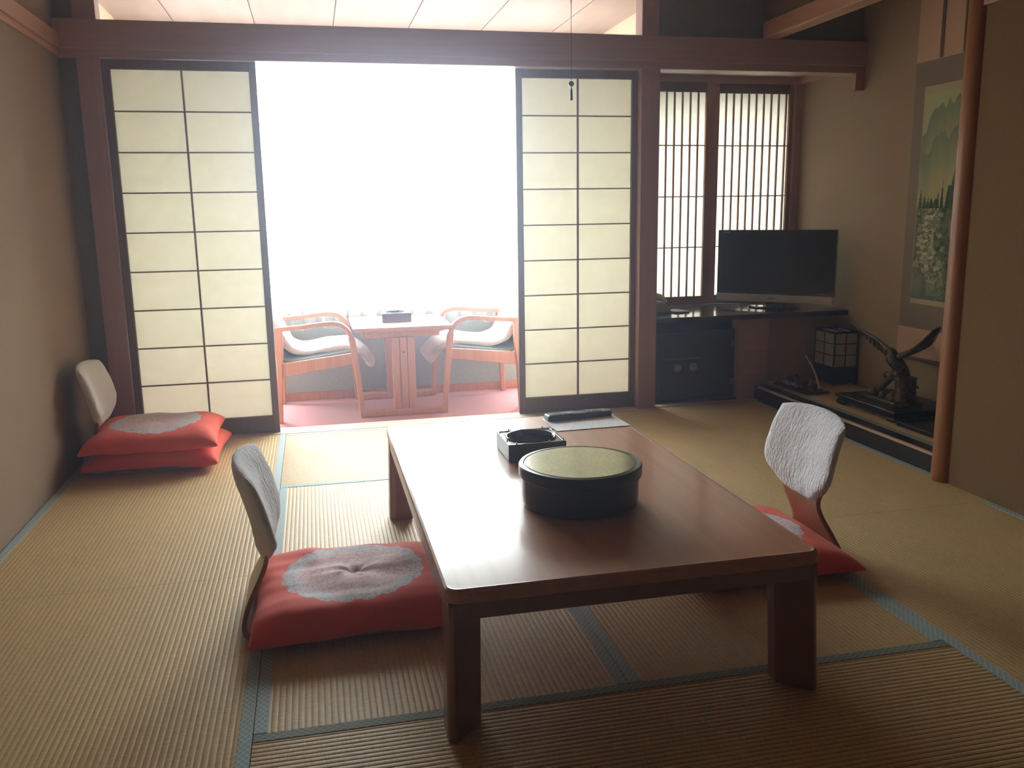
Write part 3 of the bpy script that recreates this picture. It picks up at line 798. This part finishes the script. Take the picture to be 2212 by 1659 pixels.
# ------------------------------------------------------------ pull cord
def pull_cord():
    x, y = 0.862, 2.9
    t = empty('pull_cord', (x, y, 1.52), 'thin lamp pull cord ending in a small ball and a dark toggle', 'pull cord')
    cm = mat('cord', (0.10, 0.09, 0.09), 0.7)
    bm = bmesh.new(); tube(bm, [(0.0, 0, 0.062), (0, 0, 0.30)], 0.0009, 6)
    tube(bm, [(0.0, 0, 0.30), (-0.003, 0, 0.32), (-0.003, 0, 0.928)], 0.0008, 6); tube(bm, [(0.0, 0, 0.30), (0.003, 0, 0.32), (0.003, 0, 0.928)], 0.0008, 6)
    obj('cord', bm, cm, t)
    bm = bmesh.new(); lathe(bm, [(0.009*math.sin(PI*i/12), 0.053-0.009*math.cos(PI*i/12)) for i in range(13)], seg=20)
    obj('ball', bm, mat('dark steel', (0.10, 0.11, 0.13), 0.25, 0.6, 0.6), t, smooth=True)
    bm = bmesh.new(); lathe(bm, [(0, 0.0), (0.0045, 0.002), (0.005, 0.006), (0.0038, 0.033), (0.0025, 0.036), (0.0012, 0.043), (0, 0.044)], seg=16)
    obj('toggle', bm, mat('dark steel', (0.1, 0.11, 0.13)), t, smooth=True)
pull_cord()

# ------------------------------------------------------------ niche: shelf, safe, television, phone
o = obj('wall_shelf', B((1.945, 3.218, 4.825, 5.46, 0.503, 0.533)), mat('dark shelf lacquer', (0.018, 0.012, 0.011), 0.14, 0.5, coat=0.5, coat_r=0.05), bev=0.003)
tag(o, 'long black lacquered shelf under the lattice window carrying the television', 'shelf')
def safe():
    t = empty('safe', (2.25, 4.905, 0.012), 'dark grey steel safe with two dials standing under the black shelf', 'safe')
    gm = mat('dark grey enamel', (0.030, 0.034, 0.034), 0.45, 0.4)
    obj('safe_body', B((-0.262, 0.262, 0.012, 0.36, 0.0, 0.425)), mat('safe body enamel', (0.018, 0.020, 0.022), 0.5), t, bev=0.006)
    d = obj('safe_door', B((-0.245, 0.240, 0.0, 0.012, 0.035, 0.400)), gm, t, bev=0.003)
    pl = obj('dial_plate', B((-0.215, 0.012, -0.004, 0.0, 0.158, 0.252)), mat('black plate', (0.010, 0.010, 0.011), 0.3), d, bev=0.002)
    obj('plate_rim', B((-0.218, 0.015, -0.007, -0.003, 0.252, 0.262)), mat('grey rim', (0.12, 0.12, 0.12), 0.4), d)
    for x in (-0.125, -0.022):
        bm = bmesh.new(); lathe(bm, [(0, 0), (0.026, 0), (0.026, 0.004), (0.019, 0.006), (0.016, 0.018), (0.010, 0.020), (0, 0.020)], seg=32)
        bmesh.ops.rotate(bm, verts=bm.verts, cent=(0, 0, 0), matrix=Matrix.Rotation(PI/2, 3, 'X')); bmesh.ops.translate(bm, verts=bm.verts, vec=(x, -0.004, 0.203))
        obj('dial', bm, mat('dull steel', (0.45, 0.46, 0.45), 0.3, 0.5, 0.9), d, bev=0.001)
    for z in (0.34, 0.10):
        obj('hinge', B((0.222, 0.247, -0.010, 0.0, z-0.018, z+0.018)), mat('hinge grey', (0.10, 0.105, 0.10), 0.5), d, bev=0.002)
safe()

def television():
    t = empty('television', (2.875, 5.125, 0.533), 'flat black television with a silver lower bar standing on the shelf', 'television', None, -0.80)
    # local: screen faces -y, width along x
    blk = mat('glossy black bezel', (0.010, 0.011, 0.013), 0.12, 0.5, coat=0.4, coat_r=0.03)
    obj('bezel', B((-0.375, 0.375, -0.020, 0.020, 0.082, 0.492)), blk, t, bev=0.003)
    obj('rear_housing', B((-0.26, 0.26, 0.020, 0.075, 0.12, 0.42)), BLACKM, t, bev=0.015)
    sm = mat('dark screen', (0.010, 0.013, 0.018), 0.20, 0.5)
    obj('screen', B((-0.343, 0.343, -0.0215, -0.0195, 0.100, 0.462)), sm, t)
    obj('speaker_bar', B((-0.375, 0.368, -0.027, 0.018, 0.034, 0.082)), mat('silver plastic', (0.78, 0.78, 0.82), 0.35, 0.5, 0.0), t, bev=0.004)
    obj('neck', B((-0.05, 0.05, -0.015, 0.03, 0.010, 0.05)), blk, t)
    bm = bmesh.new(); lathe(bm, [(0, 0), (0.165, 0), (0.168, 0.004), (0.160, 0.010), (0.05, 0.014), (0, 0.014)], seg=60)
    for v in bm.verts: v.co.y *= 0.62
    obj('stand', bm, blk, t, smooth=False)
    def text(name, s, size, loc, m):
        c = bpy.data.curves.new(name, 'FONT'); c.body = s; c.size = size; c.align_x = 'CENTER'; c.extrude = 0.0004
        tmp = bpy.data.objects.new('tmp', c); C.objects.link(tmp)
        me = bpy.data.meshes.new_from_object(tmp.evaluated_get(bpy.context.evaluated_depsgraph_get())); bpy.data.objects.remove(tmp)
        ob = bpy.data.objects.new(name, me); C.objects.link(ob); ob.data.materials.clear(); ob.data.materials.append(m)
        ob.location = loc; ob.rotation_euler = (PI/2, 0, 0); ob.parent = t
    text('logo', 'SONY', 0.018, (-0.01, -0.0278, 0.052), mat('dark print', (0.15, 0.15, 0.17), 0.4))
    text('logo', 'BRAVIA', 0.010, (-0.318, -0.0208, 0.474), mat('pale print', (0.45, 0.47, 0.5), 0.4))
television()

def telephone():
    t = empty('telephone', (2.00, 5.10, 0.533), 'white desk telephone at the left end of the black shelf', 'telephone', None, 0.10)
    wm = mat('ivory plastic', (0.62, 0.60, 0.55), 0.4)
    bm = bmesh.new(); prism_y(bm, [(-0.12, 0.008), (0.12, 0.008), (0.12, 0.030), (0.075, 0.075), (-0.12, 0.085)], -0.085, 0.085)
    obj('telephone_body', bm, wm, t, bev=0.006, seg=3)
    bm = bmesh.new(); tube(bm, spline([(0.085, -0.075, 0.072), (0.075, -0.05, 0.098), (0.072, 0.0, 0.104), (0.075, 0.05, 0.098), (0.085, 0.075, 0.072)], 5), 0.016, 10)
    obj('handset', bm, wm, t, smooth=True)
    obj('foot_pad', B((-0.12, 0.125, -0.09, 0.09, 0.0, 0.008)), BLACKM, t)
telephone()
o = obj('note_pad', B((-0.05, 0.05, -0.07, 0.07, 0, 0.010)), [mat('note pad cover', (0.25, 0.27, 0.30), 0.5)], bev=0.002)
o.location = (2.195, 5.10, 0.533); o.rotation_euler = (0, 0, 0.25)
tag(o, 'small grey note pad beside the white telephone on the black shelf', 'note pad')
bm = bmesh.new(); tube(bm, spline([(2.13, 5.22, 0.537), (2.25, 5.36, 0.537), (2.45, 5.395, 0.537), (2.62, 5.41, 0.538), (2.75, 5.33, 0.538)], 8), 0.003, 8)
o = obj('power_cable', bm, mat('white cable', (0.6, 0.6, 0.6), 0.5), smooth=True)
tag(o, 'thin white cable running along the black shelf towards the television', 'cable')

# ------------------------------------------------------------ alcove: lamp, ornament, eagle, scroll
ZA = 0.0895
def andon():
    x0, x1, y0, y1 = 3.045, 3.205, 4.69, 4.90
    cx, cy = (x0+x1)/2, (y0+y1)/2
    t = empty('paper_lamp', (cx, cy, ZA), 'square paper floor lamp with black wooden frame at the back of the alcove', 'lamp')
    hx, hy = (x1-x0)/2, (y1-y0)/2; zb, zt = 0.115, 0.325
    fm = mat('lamp frame black', (0.018, 0.015, 0.013), 0.4)
    obj('lamp_base', B((-hx, hx, -hy, hy, 0.012, zb)), fm, t, bev=0.003)
    for sx in (-1, 1):
        for sy in (-1, 1): obj('corner_post', B(*[(sx*hx-0.006*(1 if sx > 0 else -0)-(0.0 if sx > 0 else 0), sx*hx+0.006, sy*hy-0.006, sy*hy+0.006, 0.0, zt+0.006)]), fm, t)
    bm = B((-hx, hx, -hy-0.004, -hy+0.008, zt-0.006, zt+0.006), (-hx, hx, hy-0.008, hy+0.004, zt-0.006, zt+0.006), (-hx-0.004, -hx+0.008, -hy, hy, zt-0.006, zt+0.006), (hx-0.008, hx+0.004, -hy, hy, zt-0.006, zt+0.006))
    obj('top_frame', bm, fm, t)
    e = 0.002
    bm = B((-hx+e, hx-e, -hy+e, -hy+e+0.001, zb, zt), (-hx+e, hx-e, hy-e-0.001, hy-e, zb, zt), (-hx+e, -hx+e+0.001, -hy+e, hy-e, zb, zt), (hx-e-0.001, hx-e, -hy+e, hy-e, zb, zt), (-hx+e, hx-e, -hy+e, hy-e, zt-0.001, zt))
    obj('paper_shade', bm, LAMPP, t)
    bm = bmesh.new()
    for k in (1, 2):
        z = zb+(zt-zb)*k/3
        box(bm, -hx, hx, -hy-0.001, -hy+0.001, z-0.0025, z+0.0025); box(bm, -hx-0.001, -hx+0.001, -hy, hy, z-0.0025, z+0.0025)
        box(bm, -hx, hx, hy-0.001, hy+0.001, z-0.0025, z+0.0025)
    box(bm, -0.003, 0.003, -hy-0.0015, -hy+0.001, zb, zt); box(bm, -hx-0.0015, -hx+0.001, -0.003, 0.003, zb, zt); box(bm, -0.003, 0.003, hy-0.001, hy+0.0015, zb, zt)
    obj('lattice', bm, fm, t)
    bm = bmesh.new(); box(bm, -0.003, 0.003, -hy, hy, zt+0.001, zt+0.006); tube(bm, [(0, 0, zt), (0, 0, zt+0.03)], 0.004); tube(bm, [(0, -0.015, zt+0.03), (0, 0.015, zt+0.03)], 0.004); obj('handle', bm, fm, t)
andon()

def ornament():
    t = empty('alcove_ornament', (2.815, 4.665, ZA), 'small dark ornament with pebbles and a curved rod at the alcove left end', 'ornament', None, 0.06)
    dk = mat('dark red stand', (0.045, 0.018, 0.016), 0.35)
    bm = B((-0.075, 0.075, -0.18, 0.18, 0.004, 0.016), (-0.065, 0.065, -0.17, 0.17, 0.0, 0.006)); obj('base_board', bm, dk, t, bev=0.003)
    rk = mat('dark driftwood', (0.05, 0.03, 0.025), 0.7)
    bm = bmesh.new()
    for cx, cy, cz, r in ((0.02, 0.10, 0.035, 0.035), (0.01, 0.06, 0.045, 0.030), (0.03, 0.02, 0.04, 0.032), (0.0, -0.03, 0.03, 0.025), (0.01, -0.12, 0.025, 0.03), (-0.01, -0.15, 0.022, 0.02)):
        g = bmesh.ops.create_icosphere(bm, subdivisions=3, radius=r, matrix=Matrix.Translation((cx, cy, cz)))
        for v in g['verts']:
            v.co += (v.co-Vector((cx, cy, cz)))*0.5*noise.noise(v.co*60); v.co.z = max(v.co.z, 0.014)
    obj('driftwood', bm, rk, t, smooth=True)
    pb = mat('grey pebbles', (0.55, 0.50, 0.46), 0.6); bm = bmesh.new(); rnd = random.Random(3)
    for k in range(70):
        r = rnd.uniform(0.003, 0.006); g = bmesh.ops.create_icosphere(bm, subdivisions=1, radius=r, matrix=Matrix.Translation((rnd.uniform(-0.062, -0.022), rnd.uniform(-0.06, 0.10), 0.020+rnd.uniform(0.001, 0.018))))
    o = obj('pebbles', bm, pb, t, smooth=True); o['kind'] = 'stuff'
    bm = bmesh.new(); tube(bm, spline([(0.02, -0.160, 0.03), (0.02, -0.135, 0.08), (0.025, -0.09, 0.13), (0.03, -0.03, 0.175), (0.035, 0.01, 0.20)], 6), [0.0062-0.003*i/24 for i in range(25)], 8)
    obj('curved_rod', bm, mat('worn brass', (0.55, 0.42, 0.33), 0.4, 0.5, 0.2), t, smooth=True)
ornament()

def low_stand():
    x0, x1, y0, y1 = 2.795, 3.17, 3.755, 4.275
    cx, cy = (x0+x1)/2, (y0+y1)/2
    t = empty('display_stand', (cx, cy, ZA), 'low black lacquered display stand carrying the eagle statue in the alcove', 'display stand')
    hx, hy = (x1-x0)/2, (y1-y0)/2
    obj('stand_top', B((-hx, hx, -hy, hy, 0.040, 0.056)), BLACKL, t, bev=0.005, seg=3)
    obj('apron', B((-hx+0.012, hx-0.012, -hy+0.012, hy-0.012, 0.020, 0.040)), BLACKL, t, bev=0.003)
    for sx in (-1, 1):
        for sy in (-1, 1):
            obj('leg', B((sx*(hx-0.04)-0.035, sx*(hx-0.04)+0.035, sy*(hy-0.04)-0.035, sy*(hy-0.04)+0.035, 0.0, 0.022)), BLACKL, t, bev=0.008, seg=3)
low_stand()
o = obj('display_board', B((-0.20, 0.20, -0.14, 0.14, 0, 0.024)), BLACKL, bev=0.004); o.location = (2.985, 3.58, ZA)
tag(o, 'flat black lacquered board beside the display stand, close to the round pillar', 'board')

def eagle():
    bx, by, bz = 2.955, 3.985, ZA+0.056
    t = empty('eagle_statue', (bx, by, bz), 'dark bronze eagle statue with raised wings perched on a branch and stump', 'statue')
    br = mat('dark bronze', (0.035, 0.028, 0.020), 0.38, 0.5, 0.5)
    nb = noisy(br, (1, 1, 1), 70, 4); ramp(br, nb, 0, [(0.35, (0.018, 0.015, 0.012)), (0.75, (0.16, 0.13, 0.08))], bsdf(br), 'Base Color'); bump(br, nb, 0, 0.6, 0.004)
    # rocky base
    bm = bmesh.new(); prism(bm, [(-0.07, 0.19), (-0.09, 0.05), (-0.085, -0.12), (-0.03, -0.16), (0.07, -0.15), (0.085, 0.02), (0.06, 0.18)], 0.0, 0.022)
    obj('rock_base', bm, br, t, bev=0.006, seg=2)
    bm = bmesh.new()
    for cx, cy, cz, r in ((-0.04, 0.12, 0.025, 0.028), (0.0, 0.06, 0.025, 0.030), (-0.05, 0.02, 0.024, 0.026), (-0.04, -0.05, 0.028, 0.030), (-0.03, -0.11, 0.028, 0.03)):
        g = bmesh.ops.create_icosphere(bm, subdivisions=3, radius=r, matrix=Matrix.Translation((cx, cy, cz)))
        for v in g['verts']: v.co += (v.co-Vector((cx, cy, cz)))*0.5*noise.noise(v.co*50); v.co.z = max(v.co.z, 0.02)
    obj('rocks', bm, br, t, smooth=True)
    bm = bmesh.new(); lathe(bm, [(0, 0.02), (0.068, 0.02), (0.058, 0.05), (0.052, 0.09), (0.054, 0.135), (0.056, 0.145), (0, 0.145)], 0.0, -0.085, 28)
    for v in bm.verts:
        v.co.x += 0.006*noise.noise(v.co*30); v.co.y += 0.008*noise.noise(v.co*30+Vector((5, 0, 0)))
    obj('stump', bm, br, t, smooth=True)
    bm = bmesh.new(); tube(bm, spline([(-0.02, 0.13, 0.02), (-0.01, 0.09, 0.06), (0.0, 0.05, 0.105), (0.0, 0.0, 0.135), (0.0, -0.06, 0.14)], 6), [0.017-0.002*math.sin(i) for i in range(25)], 10)
    tube(bm, spline([(0.0, 0.05, 0.105), (-0.02, 0.06, 0.135), (-0.01, 0.045, 0.155)], 5), [0.009-0.0006*i for i in range(11)], 8)
    obj('branch', bm, br, t, smooth=True)
    # body: lofted ellipse sections from tail to head
    secs = [((0.035, -0.045, 0.135), 0.012, 0.020), ((0.03, -0.035, 0.155), 0.020, 0.026), ((0.015, -0.015, 0.185), 0.034, 0.034), ((0.0, 0.0, 0.215), 0.040, 0.038),
            ((-0.008, 0.010, 0.245), 0.034, 0.032), ((-0.012, 0.012, 0.268), 0.020, 0.020), ((-0.018, 0.014, 0.283), 0.020, 0.020), ((-0.024, 0.016, 0.296), 0.017, 0.016), ((-0.028, 0.016, 0.305), 0.006, 0.006)]
    bm = bmesh.new(); rings = []
    for (x, y, z), a, b in secs:
        rings.append([bm.verts.new((x+1.25*a*math.cos(2*PI*k/20), y+1.3*b*math.sin(2*PI*k/20), 0.15+(z-0.15)*0.9)) for k in range(20)])
    for a, b in zip(rings, rings[1:]):
        for k in range(20): bm.faces.new((a[k], a[(k+1) % 20], b[(k+1) % 20], b[k]))
    bm.faces.new(rings[0][::-1]); bm.faces.new(rings[-1])
    obj('eagle_body', bm, br, t, smooth=True, sub=1)
    bm = bmesh.new(); tube(bm, [(-0.042, 0.018, 0.277), (-0.056, 0.021, 0.274), (-0.062, 0.022, 0.264)], [0.007, 0.005, 0.001], 8); obj('beak', bm, mat('bronze beak', (0.25, 0.19, 0.08), 0.35, 0.5, 0.7), t, smooth=True)
    bm = bmesh.new()
    for s in (-1, 1):
        tube(bm, [(0.005, 0.02*s, 0.185), (0.0, 0.020*s, 0.155)], [0.013, 0.007], 8)
        for k in (-1, 0, 1): tube(bm, [(0.0, 0.020*s, 0.157), (-0.014, 0.020*s+0.008*k, 0.153), (-0.019, 0.020*s+0.01*k, 0.142)], [0.005, 0.004, 0.001], 6)
    obj('talons', bm, mat('bronze beak', (0.2, 0.2, 0.1)), t, smooth=True)
    # fan tail
    bm = bmesh.new()
    for k in range(-3, 4):
        a = 0.16*k
        tube(bm, [(0.035, -0.040, 0.150), (0.055+0.01*abs(k)*0, -0.055+0.03*math.sin(a), 0.115), (0.070, -0.065+0.08*math.sin(a), 0.085)], [0.006, 0.008, 0.004], 6)
    obj('tail', bm, br, t, smooth=True)
    # wings: arm plus individual feathers in a fan
    def wing(root, elbow, tip, dn):
        bm = bmesh.new(); R, E, T = Vector(root), Vector(elbow), Vector(tip); dn = Vector(dn)
        arm = spline([tuple(R), tuple(E), tuple(T)], 10)
        tube(bm, arm, [0.018-0.014*i/20 for i in range(21)], 8)
        nrm = (T-R).cross(dn).normalized()
        for i in range(2, 21):
            p = Vector(arm[i]); f = i/20
            ln = 0.085*(0.75+0.5*math.sin(PI*f*0.9))*(1-0.35*f)
            d = (dn*(1-0.72*f*f)+(T-R).normalized()*(0.1+1.1*f*f)).normalized()
            sd = d.cross(nrm).normalized(); w = 0.010
            for lay, (k0, off) in enumerate(((1.0, 0.0), (0.55, 0.003))):
                q0 = p+nrm*off; q1 = p+d*ln*k0*0.7+nrm*off; q2 = p+d*ln*k0+nrm*off
                vs = [bm.verts.new(q+sd*w*s*ww+nrm*h) for q, ww in ((q0, 0.8), (q1, 1.0), (q2, 0.25)) for s in (-1, 1) for h in (-0.001, 0.001)]
                for a_ in (0, 4):
                    b_ = a_+4
                    bm.faces.new((vs[a_], vs[a_+2], vs[b_+2], vs[b_])); bm.faces.new((vs[a_+1], vs[b_+1], vs[b_+3], vs[a_+3]))
                    bm.faces.new((vs[a_], vs[b_], vs[b_+1], vs[a_+1])); bm.faces.new((vs[a_+2], vs[a_+3], vs[b_+3], vs[b_+2]))
                bm.faces.new((vs[8], vs[9], vs[11], vs[10]))
        return obj('wing', bm, br, t)
    wing((0.0, 0.025, 0.245), (0.01, 0.17, 0.300), (0.0, 0.385, 0.355), (0.35, -0.25, -0.75))
    wing((0.0, -0.015, 0.240), (0.015, -0.12, 0.300), (0.005, -0.255, 0.405), (0.85, -0.05, 0.05))
eagle()

# hanging scroll
def painting_colour(u, v):
    """u 0..1 left to right, v 0..1 bottom to top: a generic river valley in washes of green ink"""
    nz = lambda a, b, s=0.0: noise.noise(Vector((a, b, s)))
    fb = lambda a, b, s=0.0: 0.5*nz(a, b, s)+0.25*nz(2*a, 2*b, s)+0.125*nz(4*a, 4*b, s)+0.0625*nz(8*a, 8*b, s)
    def mix(c, d, f):
        f = max(0, min(1, f)); return tuple(a+(b-a)*f for a, b in zip(c, d))
    sky = mix((0.42, 0.42, 0.23), (0.40, 0.43, 0.27), v)
    c = sky
    mist = (0.40, 0.38, 0.22)
    def ridge(base, amp, fr, s): return base+amp*fb(u*fr, 0.3, s)+0.035*abs(nz(u*9+s, 0, s))
    h1 = ridge(0.86+0.06*u, 0.20, 3.1, 2.0)
    if v < h1: c = mix((0.17, 0.24, 0.17), mist, (h1-v)/0.22)
    h2 = ridge(0.74+0.13*u, 0.22, 3.0, 7.0)
    if v < h2: c = mix(mix((0.13, 0.20, 0.14), (0.20, 0.26, 0.18), 0.5+fb(u*9, v*14, 3)), mist, (h2-v)/0.24)
    h3 = 0.50+0.36*max(0, u-0.55)*2+0.08*fb(u*4, 0, 11)
    t3 = abs(((u*9) % 1)-0.5)*0.10
    if v < h3-t3: c = mix((0.045, 0.09, 0.06), (0.11, 0.16, 0.10), 0.5+1.2*fb(u*14, v*30, 5))
    # spires of conifers
    for tx, tb, th in ((0.06, 0.44, 0.10), (0.14, 0.43, 0.085), (0.22, 0.43, 0.075), (0.30, 0.44, 0.05), (0.42, 0.40, 0.13), (0.50, 0.40, 0.18), (0.62, 0.42, 0.13), (0.76, 0.44, 0.22), (0.88, 0.45, 0.28)):
        hgt = (v-tb)/th
        if 0 < hgt < 1:
            w = 0.045*(1-hgt)*(0.7+0.5*abs(math.sin(hgt*26)))+0.004
            if abs(u-tx) < w: c = (0.055, 0.10, 0.065)
    if v < 0.45:
        # river winding between banks
        cxr = 0.34+0.13*math.sin(v*13+0.6)+0.22*fb(v*5, 0, 21); wr = 0.13+0.22*(0.45-v)+0.10*fb(v*14, 2, 5)
        bank = mix((0.05, 0.09, 0.06), (0.20, 0.24, 0.16), 0.5+1.6*fb(u*10, v*26, 9))
        water = mix((0.22, 0.25, 0.18), (0.48, 0.47, 0.34), 0.5+1.8*fb(u*5, v*60, 13))
        e = abs(u-cxr-0.20*fb(u*5, v*18, 31))/wr
        c = mix(water, bank, (e-0.8)/0.4)
        rk = fb(u*6, v*20, 41)+0.3*fb(u*16, v*50, 17)
        if rk > 0.06: c = mix((0.07, 0.10, 0.07), (0.30, 0.31, 0.21), (rk-0.06)*5)
        b1 = ((u-0.05)/0.24)**2+((v-0.05)/0.11)**2
        if b1 < 1: c = mix((0.27, 0.28, 0.19), (0.13, 0.16, 0.11), b1+fb(u*9, v*20, 3))
        c = mix(c, (0.07, 0.14, 0.11), 0.7*max(0, (0.16-v)/0.16))
    return c
def scroll():
    X = 3.214
    yc = 4.055
    t = empty('hanging_scroll', (X, yc, 1.2), 'tall hanging scroll painted with a green mountain river valley on the alcove wall', 'hanging scroll')
    hw = 0.275
    pink = mat('pale pink silk', (0.66, 0.43, 0.31), 0.7); dk = mat('brown grey silk', (0.25, 0.20, 0.155), 0.75)
    nn = noisy(pink, (1, 1, 1), 350, 2); bump(pink, nn, 0, 0.3, 0.001)
    def sheetx(z0, z1, y0, y1, x, th=0.0015, wav=0.0, nz_=1):
        bm = bmesh.new(); cols = []
        for k in range(nz_+1):
            z = z0+(z1-z0)*k/nz_; dx = wav*math.sin(PI*k/nz_)
            cols.append((bm.verts.new((x-th-dx, y0, z)), bm.verts.new((x-th-dx, y1, z)), bm.verts.new((x-dx, y1, z)), bm.verts.new((x-dx, y0, z))))
        for a, b in zip(cols, cols[1:]):
            for i in range(4): bm.faces.new((a[i], a[(i+1) % 4], b[(i+1) % 4], b[i]))
        bm.faces.new(cols[0][::-1]); bm.faces.new(cols[-1]); return bm
    z = lambda q: q-1.2
    obj('upper_silk', sheetx(z(1.905), z(2.38), -hw, hw, 0.0), pink, t)
    obj('middle_silk', sheetx(z(0.500), z(1.905), -hw, hw, 0.0), dk, t)
    obj('lower_silk', sheetx(z(0.335), z(0.500), -hw, hw, 0.0, wav=0.004, nz_=8), pink, t)
    obj('paper_border', sheetx(z(0.635), z(1.775), -hw+0.082, hw-0.082, -0.0016, 0.0006), mat('pale border silk', (0.52, 0.44, 0.30), 0.7), t)
    # painting as a coloured grid
    y0, y1, z0, z1 = -hw+0.086, hw-0.086, z(0.662), z(1.738)
    nu, nv = 84, 250; bm = bmesh.new(); g = []
    cl = bm.loops.layers.float_color.new('ink')
    for i in range(nu+1): g.append([bm.verts.new((-0.0028, y1+(y0-y1)*i/nu, z0+(z1-z0)*j/nv)) for j in range(nv+1)])
    for i in range(nu):
        for j in range(nv):
            f = bm.faces.new((g[i][j], g[i+1][j], g[i+1][j+1], g[i][j+1]))
            for lp in f.loops:
                uu = (y1-lp.vert.co.y)/(y1-y0); vv = (lp.vert.co.z-z0)/(z1-z0)
                lp[cl] = (*[min(1, 1.25*q) for q in painting_colour(uu, vv)], 1)
    pm = mat('ink painting', (0.3, 0.3, 0.2), 0.8, 0.2)
    va = N(pm, 'ShaderNodeVertexColor', layer_name='ink'); L(pm, va, 0, bsdf(pm), 'Base Color')
    obj('painting', bm, pm, t)
    for yy in (-0.085, 0.085):      # hanging ribbons
        obj('ribbon', sheetx(z(1.907), z(2.38), yy-0.012, yy+0.012, -0.0035, 0.0015), mat('brown ribbon', (0.16, 0.10, 0.06), 0.7), t)
        obj('ribbon_tip', sheetx(z(1.907), z(1.925), yy+0.008, yy+0.026, -0.0055, 0.001), mat('white tip', (0.5, 0.45, 0.35), 0.7), t)
    bm = bmesh.new(); tube(bm, [(-0.013, -hw-0.02, z(0.335)), (-0.013, hw+0.02, z(0.335))], 0.011, 16)
    obj('roller', bm, mat('dark roller wood', (0.10, 0.06, 0.04), 0.4), t, smooth=True)
scroll()

# ------------------------------------------------------------ thin scattering volume added in place of lens glare
def glare_volume():
    m = bpy.data.materials.new('lens glare scatter'); m.use_nodes = True
    nt = m.node_tree; nt.nodes.remove(nt.nodes['Principled BSDF'])
    v = N(m, 'ShaderNodeVolumeScatter'); v.inputs['Color'].default_value = (0.76, 0.80, 1.0, 1)
    v.inputs['Density'].default_value = 0.042; v.inputs['Anisotropy'].default_value = 0.84
    nt.links.new(v.outputs[0], nt.nodes['Material Output'].inputs['Volume'])
    o = obj('glare_volume', B((-1.12, 2.55, -1.59, 4.78, 0.002, 2.44)), m)
    tag(o, 'thin scattering volume added to imitate lens glare around the bright doorway', 'glare_volume', kind='stuff')
glare_volume()
